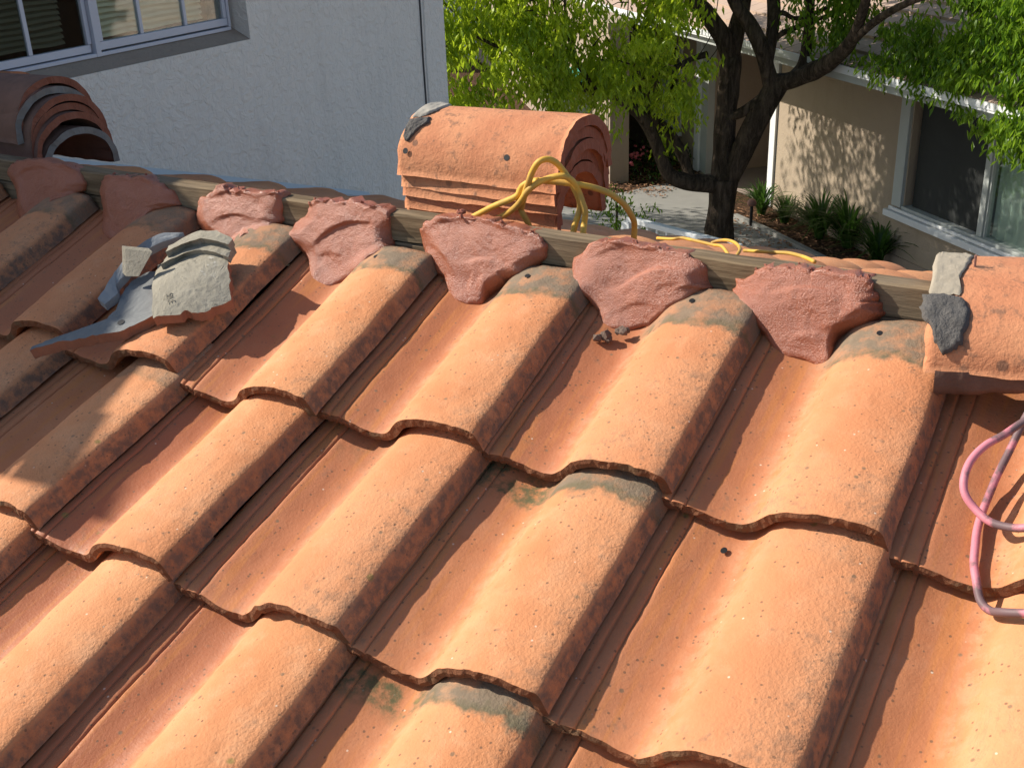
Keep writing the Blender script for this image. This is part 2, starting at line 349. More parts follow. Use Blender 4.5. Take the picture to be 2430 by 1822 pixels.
# ------------------------------------------------------------------ roof tiles
PROF = [(-.303,-.021),(-.297,-.0125),(-.284,-.0105),(-.276,-.0110),(-.2730,-.0145),(-.2695,-.0122),(-.256,-.0130),(-.2530,-.0165),(-.2495,-.0146),
        (-.235,-.0184),(-.215,-.0238),(-.195,-.0266),(-.181,-.0250),(-.170,-.0196),(-.160,-.0108),(-.1515,-.0006),(-.1435,.0074),(-.131,.0152),
        (-.115,.0216),(-.096,.0261),(-.077,.0286),(-.058,.0293),(-.042,.0289),(-.028,.0277),(-.0182,.0259),(-.0116,.0231),(-.0076,.0178),(-.0052,.0106),(-.0029,.0020),(-.0010,-.0045),(0.0,-.0070)]
LEN = .42
def tile_mesh(seed, nu=3, nv=44):
    pr = np.array(spline(PROF, nu)); m = len(pr)
    d = np.gradient(pr, axis=0); nrm = np.stack([-d[:, 1], d[:, 0]], 1); nrm /= np.linalg.norm(nrm, axis=1)[:, None]
    bot = pr - nrm*.0145
    s = (pr[:, 0]+.303)/.303
    off = np.array([seed*3.7, seed*1.9, seed*5.3])
    ys = np.concatenate([[0, .0012, .004, .008], np.linspace(.014, LEN, nv)]); k = len(ys)
    top = np.zeros((k, m, 3)); top[..., 0] = pr[None, :, 0]; top[..., 1] = ys[:, None]; top[..., 2] = pr[None, :, 1]
    low = np.zeros((k, m, 3)); low[..., 0] = bot[None, :, 0]; low[..., 1] = ys[:, None]; low[..., 2] = bot[None, :, 1]
    wz = .0022*fnoise(top+off, 8, 2); w2 = .0007*fnoise(top+off, 70, 3)
    top[..., 2] += wz + w2; low[..., 2] += wz
    top[..., 0] += .0016*vnoise(top+off+3, 7); 
    edge = np.exp(-ys/.006)[:, None]                                # chipped lower edge
    jag = .0022*fnoise(np.stack([top[..., 0], 0*top[..., 0], 0*top[..., 0]], -1)+off, 45, 4)
    top[..., 1] += edge*(jag+.001); low[..., 1] += edge*jag
    top[..., 2] -= edge*.0018
    top[-1, :, 1] += .003*fnoise(top[-1]+off, 30, 3); low[-1, :, 1] = top[-1, :, 1]
    mid = .55*top[0]+.45*low[0]; mid[:, 1] += -.0010+.0020*fnoise(mid+off, 110, 4); mid[:, 2] += .0010*fnoise(mid+off+9, 190, 2)
    V = np.concatenate([top.reshape(-1, 3), low.reshape(-1, 3), mid]); nt_ = k*m
    F = []; M = []
    for j in range(k-1):
        for i in range(m-1):
            a = j*m+i; F.append((a, a+1, a+m+1, a+m)); M.append(0)
            b = nt_+a; F.append((b, b+m, b+m+1, b+1)); M.append(0)
    for i in range(m-1):
        c = 2*nt_+i
        F.append((nt_+i, nt_+i+1, c+1, c)); M.append(1); F.append((c, c+1, i+1, i)); M.append(1)
        a = (k-1)*m+i; F.append((a, a+1, nt_+a+1, nt_+a)); M.append(1)
    for j in range(k-1):
        for i in (0, m-1):
            a = j*m+i; F.append((a, a+m, nt_+a+m, nt_+a)); M.append(0 if i else 1)
    me = bpy.data.meshes.new('roof_tile'); me.from_pydata(V.tolist(), [], F)
    me.polygons.foreach_set('material_index', M); me.polygons.foreach_set('use_smooth', [x == 0 for x in M])
    uvv = np.concatenate([np.stack([np.broadcast_to(s, (k, m)), np.broadcast_to((ys/LEN)[:, None], (k, m))], -1).reshape(-1, 2)]*2 + [np.stack([s, 0*s], -1)])
    uvl = me.uv_layers.new(name='UVMap'); li = np.empty(len(me.loops), int); me.loops.foreach_get('vertex_index', li)
    uvl.data.foreach_set('uv', uvv[li].ravel()); me.update()
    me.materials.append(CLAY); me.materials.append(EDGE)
    return me
TILT = .088; P_, Q_ = .28, .3352
JIT = {('A',0):(.003,-.011),('A',1):(-.0117,-.0017),('A',2):(.0013,.0104),('A',3):(.007,-.0016),('A',4):(.0047,-.0046),('A',5):(-.0038,.0009),
       ('B',1):(.005,-.0033),('B',2):(-.0077,.0006),('B',3):(.004,.0014),('B',4):(-.0032,-.0003)}
LOOK = {('A',1):(.95,0,.8),('A',2):(1,0,.6),('A',3):(1,0,.6),('A',4):(.95,.2,.6),('A',5):(1,.1,.2),('A',0):(.8,0,.7),('A',-1):(.8,0,.7),
        ('B',4):(1,1,.15),('C',4):(1,1,.25),('B',2):(0,0,1),('B',3):(.0,.2,.45),('C',2):(0,.1,.9),('C',3):(.2,0,.9),('B',5):(.12,0,.1),('B',6):(0,0,.1),('C',5):(0,0,.1)}
LAB = {
 ('A',-3):'shaded top-course roof tile running off the picture under the far-left mortar patch',
 ('A',-2):'shaded roof tile of the top course left of the leftmost mortar patch',
 ('A',-1):'shaded roof tile with dark mouldy side, its head between the two matt mortar patches',
 ('A',0):'shaded roof tile of the top course just left of the broken grey shards',
 ('A',1):'half-shaded roof tile of the top course carrying the broken grey shards',
 ('A',2):'sunlit top-course roof tile right beside the broken grey shards, grey cement at its head',
 ('A',3):'sunlit top-course roof tile, grey cemented head with nail hole, nearest below the yellow hose',
 ('A',4):'sunlit roof tile of the top course with two mortar crumbs lying in its valley',
 ('A',5):'broad sunlit top-course roof tile whose head touches the ridge cap with dark cement',
 ('A',6):'sunlit roof tile of the top course under the pink hose and the ridge cap',
 ('A',7):'top-course roof tile beyond the pink hose, under the ridge cap at the picture edge',
 ('B',-1):'shaded roof tile of the second course at the far left edge',
 ('B',0):'shaded roof tile of the second course below the long point of the grey trough shard',
 ('B',1):'roof tile of the second course half in shadow with dark lichen speckles at the left',
 ('B',2):'sunlit second-course roof tile with a damp glistening red valley, second from the left',
 ('B',3):'sunlit second-course roof tile in mid picture, pale scratched edge beside its valley',
 ('B',4):'sunlit roof tile of the second course with a mossy green and grey cemented head',
 ('B',5):'wide clean sunlit second-course roof tile with a tiny hole high in its valley',
 ('B',6):'sunlit second-course roof tile at the lower right corner below the pink hose loop',
 ('B',7):'roof tile of the second course running off the right edge',
 ('C',0):'roof tile of the third course at the extreme lower left edge',
 ('C',1):'roof tile of the third course partly in shadow at the lower left edge',
 ('C',2):'sunlit roof tile of the third course in the lower left corner with dark mouldy side',
 ('C',3):'sunlit roof tile of the third course at the bottom edge with a wet glossy valley',
 ('C',4):'third-course roof tile at bottom centre with grey cement and green moss at its head',
 ('C',5):'roof tile of the third course peeping out at the bottom edge right of centre',
}
HOLE = bpy.data.meshes.new('nail_hole_shade')
_b = bmesh.new(); bmesh.ops.create_circle(_b, cap_ends=True, radius=.0042, segments=14); _b.to_mesh(HOLE); _b.free(); HOLE.materials.append(BLACKM)  # flat black disc: the shade inside a hole painted on, no recess
seed = 0
for row, v0, ks in (('A', 0, range(-3, 8)), ('B', Q_, range(-1, 8)), ('C', 2*Q_, range(0, 6))):
    for kk in ks:
        seed += 1
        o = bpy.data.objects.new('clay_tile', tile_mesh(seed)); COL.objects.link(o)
        du, dv = JIT.get((row, kk), (rnd.uniform(-.005, .005), rnd.uniform(-.004, .004)))
        o.location = rp(kk*P_+du, v0+dv, 0.0); o.scale = (1, .885 if row == 'A' else 1, 1); o.rotation_euler = (SLOPE-(.022 if row == 'A' else TILT), rnd.uniform(-.008, .008), rnd.uniform(-.006, .006))
        lk = LOOK.get((row, kk), (rnd.choice([0, 0, .6]), rnd.random()*.3, rnd.random())); o.color = (*lk, 0.0 if row == 'A' else .085)
        tag(o, LAB[(row, kk)], 'roof tile', 'terracotta roof tiles of the near slope', 'thing')
        if row == 'A' and kk > 0 or (row, kk) == ('B', 5):
            hu, hv = (-.104, .385) if row == 'A' else (-.20, .31)
            h = bpy.data.objects.new('nail_hole_shade', HOLE); COL.objects.link(h); h.parent = o
            h.location = (hu, hv, .0262 if row == 'A' else -.0225); h.scale = (1, 1.3, 1)
FAR = [tile_mesh(100+i, 2, 12) for i in range(4)]
FL = 'terracotta roof tile on the far slope behind the timber ridge board'
for i in range(6):
    for j in range(12):
        x = -1.17 + j*P_ + rnd.uniform(-.004, .004); v = .435 + i*Q_ + rnd.uniform(-.005, .005)
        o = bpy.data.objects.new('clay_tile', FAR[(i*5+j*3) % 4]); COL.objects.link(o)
        o.location = (x-P_, .45+(v-.06)*math.cos(FS), .130-(v-.06)*math.sin(FS)); o.rotation_euler = (FS-TILT, 0, math.pi)
        o.color = (0, 0, rnd.random()*.4, 1)
        tag(o, FL, 'roof tile', 'terracotta roof tiles of the far slope', 'thing')

# ------------------------------------------------------------------ mortar patches filling the valleys at the ridge
PATCH = {
 4: [(1.077, 0.094), (1.080, 0.110), (1.093, 0.109), (1.102, 0.127), (1.129, 0.132), (1.164, 0.136), (1.182, 0.136), (1.187, 0.135), (1.237, 0.140), (1.265, 0.135), (1.276, 0.126), (1.283, 0.109), (1.295, 0.108), (1.298, 0.094), (1.282, 0.078), (1.242, 0.054), (1.237, 0.037), (1.233, 0.018), (1.226, 0.015), (1.213, 0.007), (1.177, 0.009), (1.156, 0.011), (1.125, 0.049), (1.094, 0.076)],
 3: [(0.813, 0.106), (0.837, 0.127), (0.863, 0.139), (0.907, 0.142), (0.936, 0.138), (0.962, 0.137), (0.997, 0.134), (1.024, 0.122), (1.036, 0.107), (1.042, 0.091), (1.017, 0.079), (0.993, 0.061), (0.974, 0.046), (0.957, 0.019), (0.915, 0.006), (0.881, 0.007), (0.871, 0.030), (0.839, 0.053), (0.818, 0.068)],
 2: [(0.519, 0.116), (0.536, 0.132), (0.565, 0.142), (0.609, 0.145), (0.655, 0.146), (0.666, 0.139), (0.688, 0.138), (0.723, 0.136), (0.747, 0.129), (0.764, 0.113), (0.764, 0.099), (0.744, 0.082), (0.723, 0.069), (0.702, 0.054), (0.697, 0.044), (0.672, 0.023), (0.663, 0.011), (0.626, 0.005), (0.604, 0.010), (0.577, 0.042), (0.538, 0.075), (0.524, 0.094)],
 1: [(0.242, 0.077), (0.243, 0.090), (0.267, 0.108), (0.277, 0.118), (0.282, 0.133), (0.294, 0.140), (0.321, 0.140), (0.353, 0.140), (0.371, 0.146), (0.407, 0.139), (0.432, 0.145), (0.449, 0.139), (0.455, 0.129), (0.459, 0.113), (0.460, 0.093), (0.468, 0.088), (0.465, 0.079), (0.445, 0.065), (0.433, 0.056), (0.406, 0.031), (0.380, 0.006), (0.357, -0.007), (0.318, -0.003), (0.310, 0.011), (0.295, 0.032), (0.269, 0.051), (0.246, 0.069)],
 0: [(0.003, 0.082), (0.008, 0.105), (0.020, 0.114), (0.044, 0.120), (0.056, 0.137), (0.063, 0.144), (0.077, 0.143), (0.088, 0.132), (0.101, 0.134), (0.142, 0.136), (0.180, 0.138), (0.206, 0.143), (0.215, 0.118), (0.217, 0.092), (0.187, 0.075), (0.161, 0.062), (0.136, 0.040), (0.111, 0.017), (0.096, 0.009), (0.064, 0.039), (0.024, 0.049)],
 -1: [(-0.264, 0.098), (-0.251, 0.119), (-0.214, 0.134), (-0.167, 0.136), (-0.126, 0.138), (-0.099, 0.134), (-0.068, 0.124), (-0.043, 0.111), (-0.037, 0.095), (-0.062, 0.087), (-0.094, 0.078), (-0.123, 0.051), (-0.157, 0.025), (-0.189, 0.006), (-0.217, 0.009), (-0.233, 0.029), (-0.244, 0.053)],
 -2: [(-0.541, 0.105), (-0.522, 0.127), (-0.501, 0.137), (-0.428, 0.143), (-0.377, 0.141), (-0.318, 0.135), (-0.300, 0.109), (-0.304, 0.094), (-0.334, 0.080), (-0.365, 0.062), (-0.419, 0.030), (-0.442, 0.013), (-0.473, 0.013), (-0.498, 0.030), (-0.512, 0.064)],
}
PLAB = {4: 'big smooth red mortar patch nearest the ridge cap with dark cement', 3: 'red mortar patch with a curved trowel line, two crumbs lying below it',
        2: 'red mortar patch with two vertical scratches below the yellow hose', 1: 'glistening wet mortar patch with deep trowel folds beside the board',
        0: 'mortar patch half in shade above the broken grey shards', -1: 'matt mortar patch wholly in shade, left of the broken grey shards',
        -2: 'matt mortar patch in shade at the far left below the stacked ridge tiles'}
A0 = Vector((0, .302, .066)); T0 = Vector((0, 0.3661, 0.9306)); N0 = Vector((0, -0.9306, 0.3661))
STROKES = {1: [((.26,.118),(.43,.128),.004),((.30,.055),(.44,.112),.008),((.30,.03),(.38,.045),.004)],
           0: [((.02,.10),(.19,.118),.004),((.05,.062),(.17,.085),.005)],
           2: [((.53,.115),(.70,.125),.005),((.62,.07),(.70,.075),-.006),((.55,.09),(.60,.04),.006),((.637,.02),(.642,.06),-.004),((.655,.02),(.66,.06),-.004)],
           3: [((.84,.105),(1.0,.135),.006),((.90,.07),(1.01,.11),-.007),((.845,.04),(.835,.11),-.004),((.90,.03),(.96,.05),.004)],
           4: [((1.13,.095),(1.26,.095),-.005),((1.12,.13),(1.25,.12),.005),((1.17,.04),(1.23,.045),-.005),((1.24,.07),(1.28,.095),.006)],
           -1: [((-.20,.12),(-.1,.12),.004)], -2: [((-.5,.1),(-.38,.12),.004)]}
def mortar_patch(kk):
    poly = np.array(PATCH[kk]); c = poly.mean(0)
    ring = np.array([p_ for a, b in zip(poly, np.roll(poly, -1, 0)) for p_ in [a+(b-a)*t for t in np.arange(0, 1, .25)]])
    K = len(ring); NR = 34
    jag = np.stack([ring[:, 0], ring[:, 1], np.full(K, kk*3.0)], 1)
    ring = ring + (ring-c)/np.linalg.norm(ring-c, axis=1)[:, None]*(.0035*fnoise(jag, 90, 4)[:, None])
    P3 = []; rs = np.linspace(0, 1, NR+1)[1:]
    def hgt(q, rr):
        x = np.array([q[0], q[1], kk*2.0])
        h = .0032*fnoise(x, 10, 2) + .0012*fnoise(x, 42, 2) + .0006*fnoise(x, 170, 2)
        h += .002*max(0, 1-q[1]/.05)**2
        h -= .006*(.5-min(max(q[1]/.14, 0), 1))**2*2
        for (a, b, amp) in STROKES.get(kk, []):
            a, b = np.array(a), np.array(b); ab = b-a; t = min(max((q-a)@ab/(ab@ab), 0), 1); bow = ab[::-1]*np.array([-1, 1])*.14*math.sin(t*math.pi)
            e = q-(a+ab*t+bow); sd = e@(ab[::-1]*np.array([-1, 1]))/np.linalg.norm(ab); dist = np.linalg.norm(e)
            fall = math.exp(-(dist/.026)**2)
            h += amp*.42*fall*math.tanh(sd/.0018)*math.sin(math.pi*min(t*.85+.12, 1))
        h += .0045*math.exp(-((1-rr)/.09)**2)*(.3+.7*vnoise(x, 26))*min(1, q[1]/.08)          # a raised lip left by the trowel
        h -= (.004 if q[1] > .1 else .007)*max(0, (rr-.90)/.10)**2
        return h
    V = []; DV = Vector((-.35, .84, -.40)).normalized()
    h0 = hgt(c, 0); V.append(A0+Vector((c[0], 0, 0))+T0*c[1]+N0*h0)
    move = []                                                               # the rim is smeared down onto tiles and board
    for q in ring:
        P = A0+Vector((q[0], 0, 0))+T0*q[1]; best = None
        for tree_ in TILE_BVH:
            hit = tree_.ray_cast(P-DV*.10, DV, .20)
            if hit[0] is not None and (best is None or hit[3] < best): best = hit[3]
        tb = (.3615-(P-DV*.10).y)/DV.y
        if (P-DV*.10+DV*tb).z < .187 and (best is None or tb < best): best = tb
        m = Vector((0, 0, 0)) if best is None else DV*max(-.05, min(.026 if q[1] > .09 else .042, best-.10-.004))
        move.append(m*(1.0 if q[1] < .112 or best is not None and best < .10 else .45))
    for k_ in range(10): move = [(move[i-1]+move[i]*2+move[(i+1) % K])/4 for i in range(K)]
    for rr in rs:
        wgt = max(0, (rr-.66)/.34)**1.4
        for i, q in enumerate(ring):
            q2 = c+(q-c)*rr; x = np.array([q2[0], q2[1], kk*5.0+2]); rg = max(0, (rr-.88)/.12)*max(0, min(1, (q[1]-.105)/.02))
            P = A0+Vector((q2[0], 0, 0))+T0*q2[1]+N0*(hgt(q2, rr)*(1-.6*wgt)+.0045*rg*fnoise(x, 130, 3))+T0*(.0035*rg*fnoise(x+4, 110, 3)); V.append(P+move[i]*wgt)
    nb = len(V)                                                              # the sides run back to board and tiles
    for lv in (.35, .7, 1.0):
        for i, q in enumerate(ring):
            b = V[1+(NR-1)*K+i]
            d = Vector((0, .030, -.004)) if q[1] > .09 else Vector((-.004, .020, -.020))
            nz = vnoise(np.array([q[0], q[1], lv*3]), 120)*.0025
            V.append(b + d*lv + Vector((nz, -abs(nz), nz)))
    F = [(0, 1+i, 1+(i+1) % K) for i in range(K)]
    for j in range(NR-1+3):
        for i in range(K):
            a, b = 1+j*K+i, 1+j*K+(i+1) % K; F.append((a, a+K, b+K, b))
    F = [tuple(reversed(t)) if len(t) == 4 else t for t in F]
    me = bpy.data.meshes.new('mortar_patch'); me.from_pydata([tuple(v) for v in V], [], F); me.update()
    bm_ = bmesh.new(); bm_.from_mesh(me); bmesh.ops.recalc_face_normals(bm_, faces=bm_.faces[:]); bm_.to_mesh(me); bm_.free()
    o = link('mortar_patch', me, MORTAR, None, True)
    org = A0+Vector((c[0], 0, 0)); me.transform(Matrix.Translation(-org)); o.location = org
    tag(o, PLAB[kk], 'mortar patch', 'red mortar patches along the ridge board')
    # crumbly strings of mortar squeezed up along the top edge
    cr = MB(); rr = random.Random(kk+50); tops = [V[1+(NR-1)*K+i] for i, q in enumerate(ring) if q[1] > .118]
    for v in tops:
        if rr.random() < .45: blob(cr, v-org+Vector((rr.uniform(-.006, .006), rr.uniform(-.001, .014), rr.uniform(-.003, .001))), rr.choice([.0012, .0016, .0022, .0036]), rr)
    if cr.v: tag(cr.build('crumbs', MORTAR_ROUGH, o), kind='stuff')
    return o
def blob(mb, c, rad, rr, sq=(1, 1, 1)):
    n = len(mb.v); t = (1+5**.5)/2
    vs = [(-1,t,0),(1,t,0),(-1,-t,0),(1,-t,0),(0,-1,t),(0,1,t),(0,-1,-t),(0,1,-t),(t,0,-1),(t,0,1),(-t,0,-1),(-t,0,1)]
    for v in vs:
        k_ = rad*rr.uniform(.6, 1.25)/1.9; mb.v.append((c[0]+v[0]*k_*sq[0], c[1]+v[1]*k_*sq[1], c[2]+v[2]*k_*sq[2]))
    for q in ((0,11,5),(0,5,1),(0,1,7),(0,7,10),(0,10,11),(1,5,9),(5,11,4),(11,10,2),(10,7,6),(7,1,8),(3,9,4),(3,4,2),(3,2,6),(3,6,8),(3,8,9),(4,9,5),(2,4,11),(6,2,10),(8,6,7),(9,8,1)):
        mb.f.append(tuple(n+i for i in q))
from mathutils.bvhtree import BVHTree
TILE_BVH = []
bpy.context.view_layer.update()
for o in [o for o in COL.objects if o.name.startswith('clay_tile') and o.get('group') == 'terracotta roof tiles of the near slope' and 'top' in o['label'] or o.name.startswith('clay_tile') and 'mortar' in o.get('label', '')]:
    M_ = o.matrix_world; TILE_BVH.append(BVHTree.FromPolygons([M_ @ v.co for v in o.data.vertices], [tuple(p_.vertices) for p_ in o.data.polygons]))
for kk in PATCH: mortar_patch(kk)
# loose crumbs
rr = random.Random(5)
for (uu, v, h, rad, lab) in ((.905, -.272, -.018, .011, 'dark mortar crumb in the valley, the larger and lower of two'), (.925, -.292, -.018, .009, 'dark mortar crumb in the valley, the smaller and upper of two'),
                             (.575, -.4335, .052, .008, 'reddish mortar crumb sitting on the timber board left of the yellow hose'), (1.068, -.408, .045, .007, 'mortar crumb stuck high on the timber board left of the big smooth patch')):
    mb = MB()
    for _ in range(6): blob(mb, (rr.uniform(-.7, .7)*rad, rr.uniform(-.7, .7)*rad, rr.uniform(-.2, .5)*rad), rad*rr.uniform(.35, .8), rr)
    o = mb.build('mortar_crumb', MORTAR_ROUGH if h > 0 else simple('crumb_brown', (.07, .05, .038), (.19, .13, .10), 70, .95, .8, 160)); o.location = rp(uu, v, h); tag(o, lab, 'mortar crumb', 'loose mortar crumbs')

# ------------------------------------------------------------------ ridge tiles
def barrel(x0, x1, rad, hh, th=.0185, seed=0, nx=36, na=34, legs=.25):
    """half-round ridge tile along x, open below, base edges at z = 0"""
    V = []; off = np.array([seed*2.3, seed*4.1, seed*.7])
    for layer in (0, 1):
        ra, ha = rad-th*layer, hh-th*layer
        for i in range(nx+1):
            tp = 1+.05*(i/nx-.5)
            for j in range(na+1):
                a = math.pi*j/na; y = -math.cos(a)*ra*tp; z = (abs(math.sin(a))**.85)*ha*tp
                V.append((x0+(x1-x0)*i/nx, y, z))
    V = np.array(V); V += .0022*np.stack([fnoise(V+off, 9, 2)*.3, fnoise(V+off+3, 9, 2)*.35, fnoise(V+off+6, 9, 2)*.35], 1)
    row = na+1; N = (nx+1)*row
    for i in (0, nx):
        for l in (0, 1):
            sl = slice(l*N+i*row, l*N+i*row+row); V[sl, 0] += .004*fnoise(V[sl]+off, 45, 3)
    for l in (0, 1):
        for j in (0, na):
            idx = np.arange(l*N+j, l*N+N, row); V[idx, 2] += .0013*fnoise(V[idx]+off, 40, 3)
    F = []; M = []
    for i in range(nx):
        for j in range(na):
            a = i*row+j; F.append((a, a+row, a+row+1, a+1)); M.append(0); b = N+a; F.append((b, b+1, b+row+1, b+row)); M.append(0)
        for j in (0, na):
            a = i*row+j; F.append((a, a+row, N+a+row, N+a)); M.append(1)
    for j in range(na):
        for i in (0, nx): a = i*row+j; F.append((a, a+1, N+a+1, N+a)); M.append(1)
    me = bpy.data.meshes.new('ridge_tile'); me.from_pydata(V.tolist(), [], F)
    me.polygons.foreach_set('material_index', M); me.polygons.foreach_set('use_smooth', [m_ == 0 for m_ in M]); me.update()
    return me
def patch_on(mesh_fn, outline, name, m, parent, lift=.006, seed=0, n=30, seg=5, rough=.0012):
    """a daub spread over a curved surface: outline in (a, b), mesh_fn(a, b) -> point, normal"""
    poly = np.array(outline); c = poly.mean(0)
    ring = np.array([p_ for a, b in zip(poly, np.roll(poly, -1, 0)) for p_ in [a+(b-a)*t for t in np.arange(0, 1, 1/seg)]]); K = len(ring)
    ring = ring+(ring-c)*(.09*fnoise(np.concatenate([ring*30, np.full((K, 1), seed)], 1), 1.0, 3)[:, None])
    V = []; F = []
    for rr_ in np.linspace(0, 1, n)[1:]:
        for q in ring:
            q2 = c+(q-c)*rr_; P, Nn = mesh_fn(*q2)
            x = np.array([P.x+seed, P.y, P.z]); e = max(0, (rr_-.8)/.2)
            h = lift*(1+.45*vnoise(x, 38)-1.3*e*e) + rough*fnoise(x, 85, 3)*(1-e)
            V.append(P+Nn*h)
    P, Nn = mesh_fn(*c); V.append(P+Nn*lift); nv = len(V)-1
    F = [(nv, i, (i+1) % K) for i in range(K)] + [(j*K+i, (j+1)*K+i, (j+1)*K+(i+1) % K, j*K+(i+1) % K) for j in range(n-2) for i in range(K)]
    me = bpy.data.meshes.new(name); me.from_pydata([tuple(v) for v in V], [], F); me.update()
    b_ = bmesh.new(); b_.from_mesh(me); bmesh.ops.recalc_face_normals(b_, faces=b_.faces[:]); b_.to_mesh(me); b_.free()
    return link(name, me, m, parent, True)
def on_barrel(rad, hh):
    def fn(x, a):                    # a in radians: 0 = the edge towards the camera, pi = the far edge
        P = Vector((x, -math.cos(a)*rad, math.sin(a)**.85*hh)); Nn = Vector((0, -math.cos(a)/rad, math.sin(a)/hh)).normalized(); return P, Nn
    return fn
# stack of five beside the yellow hose
SLAB = ['topmost ridge tile of the sunlit stack beside the yellow hose, with a cement smear', 'second ridge tile from the top in the sunlit stack beside the yellow hose',
        'third ridge tile from the top in the sunlit stack beside the yellow hose', 'fourth ridge tile from the top in the sunlit stack beside the yellow hose', 'bottom ridge tile of the sunlit stack beside the yellow hose']
for i in range(5):
    me = barrel(-.163+.003*i, .163-[0, .004, -.003, .005, .001][i], .107-.0032*i, .106, .0175, 10+i); o = link('ridge_tile', me, [RIDGE, RIDGE_END])
    o.location = (.548+[0, .0, -.004, -.006, -.008][i], .588+[0, .001, .0, .003, .002][i], .217-i*.0205); o.rotation_euler = (R([0, 1.2, -1, 1.5, 0][i]), 0, R([.6, -.6, .5, 1.4, .3][i]))
    tag(o, SLAB[i], 'ridge tile', 'ridge tiles stacked behind the board')
    if i == 0:
        fn = on_barrel(.106, .106)
        patch_on(fn, [(-.160, 1.05), (-.158, 1.55), (-.150, 1.95), (-.128, 1.9), (-.118, 1.6), (-.122, 1.3), (-.135, 1.12)], 'cement_smear', CEMENT, o, .003, 1)
        patch_on(fn, [(-.159, .62), (-.160, .98), (-.140, 1.05), (-.122, 1.1), (-.116, .95), (-.128, .85), (-.138, .66), (-.146, .52)], 'cement_smear', CEMENT_DARK, o, .004, 2, rough=.002)
        for hx, ha in ((-.145, .36), (.062, .42)):
            h = bpy.data.objects.new('nail_hole_shade', HOLE); COL.objects.link(h); h.parent = o; P, Nn = fn(hx, ha); h.location = P+Nn*.0022; h.rotation_euler = Nn.to_track_quat('Z', 'Y').to_euler(); h.scale = (1.3, 1.3, 1)
# shaded stack at the left
LLAB = ['topmost ridge tile of the shaded stack under the window', 'grey-edged ridge tile just below the top one of the shaded stack', 'third ridge tile from the top in the shaded stack under the window',
        'fourth ridge tile from the top in the shaded stack under the window', 'fifth ridge tile from the top in the shaded stack under the window', 'bottom ridge tile with grey rim round the dark hollow of the shaded stack']
dx = [0, .012, .03, .028, .045, .05]
for i in range(6):
    me = barrel(-.17, .17, .108, .102, .0150, 30+i); o = link('ridge_tile', me, [RIDGE_SHADE, RIDGE_END if i not in (1, 5) else CEMENT_END])
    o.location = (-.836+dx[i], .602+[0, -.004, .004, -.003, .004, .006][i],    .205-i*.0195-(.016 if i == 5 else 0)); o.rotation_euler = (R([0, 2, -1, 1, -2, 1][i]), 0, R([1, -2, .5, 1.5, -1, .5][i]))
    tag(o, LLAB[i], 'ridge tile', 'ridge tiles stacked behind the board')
for i in range(2):
    o = link('ridge_tile', barrel(-.085, .085, .10, .10, .014, 50+i), [RIDGE, RIDGE]); o.location = (-1.352+.008*i, .96, .125-i*.055); o.rotation_euler = (0, 0, R(2*i))
    tag(o, ['upper orange ridge tile just peeping in at the left edge under the window', 'lower brown ridge tile just peeping in at the left edge under the window'][i], 'ridge tile', 'ridge tiles stacked behind the board')
# laid ridge cap at the right
me = barrel(0, .40, .158, .092, .017, 70, 44, 40); cap = link('ridge_tile', me, [RIDGE, RIDGE])
cap.location = (1.352, .376, .126); cap.rotation_euler = (0, R(-2.5), R(8))
tag(cap, 'laid ridge cap tile at the right edge, dark and pale cement on its end', 'ridge cap', None)
fn = on_barrel(.158, .092)
patch_on(fn, [(-.004, .95), (-.005, 1.5), (-.004, 2.4), (.030, 2.4), (.042, 1.9), (.036, 1.5), (.029, 1.28), (.034, 1.05), (.018, .98)], 'pale_cement', CEMENT_P, cap, .0018, 4, rough=.0008)
patch_on(fn, [(-.012, .98), (.012, 1.04), (.036, 1.0), (.046, .78), (.045, .52), (.036, .27), (.020, .20), (.009, .36), (.003, .54), (-.006, .62), (-.014, .80)], 'dark_cement', CEMENT_DARK, cap, .0040, 6, rough=.0012)
mb = MB(); rr = random.Random(9); NX = 90; prof = [(-.150, .004), (-.150, -.012), (-.140, -.026), (-.118, -.034), (-.10, -.036), (-.09, .0)]
for i in range(NX+1):
    x = .012+.39*i/NX
    for j, (y, z) in enumerate(prof):
        q = np.array([x, y, z]); mb.v.append((x, y+.010*fnoise(q+3, 22, 3), z+(.010*fnoise(q+7, 18, 3) if j else 0)))
m_ = len(prof); mb.f = [(i*m_+j, i*m_+j+1, (i+1)*m_+j+1, (i+1)*m_+j) for i in range(NX) for j in range(m_-1)]
mb.build('bedding_mortar', simple('red_grey_bedding', (.10, .055, .04), (.20, .12, .09), 40, .95, .8, 120), cap, True)
nl = MB().tube([(.046, .0, .090), (.046, -.004, .107)], .0016, 6).build('nail', LAMPM, cap)

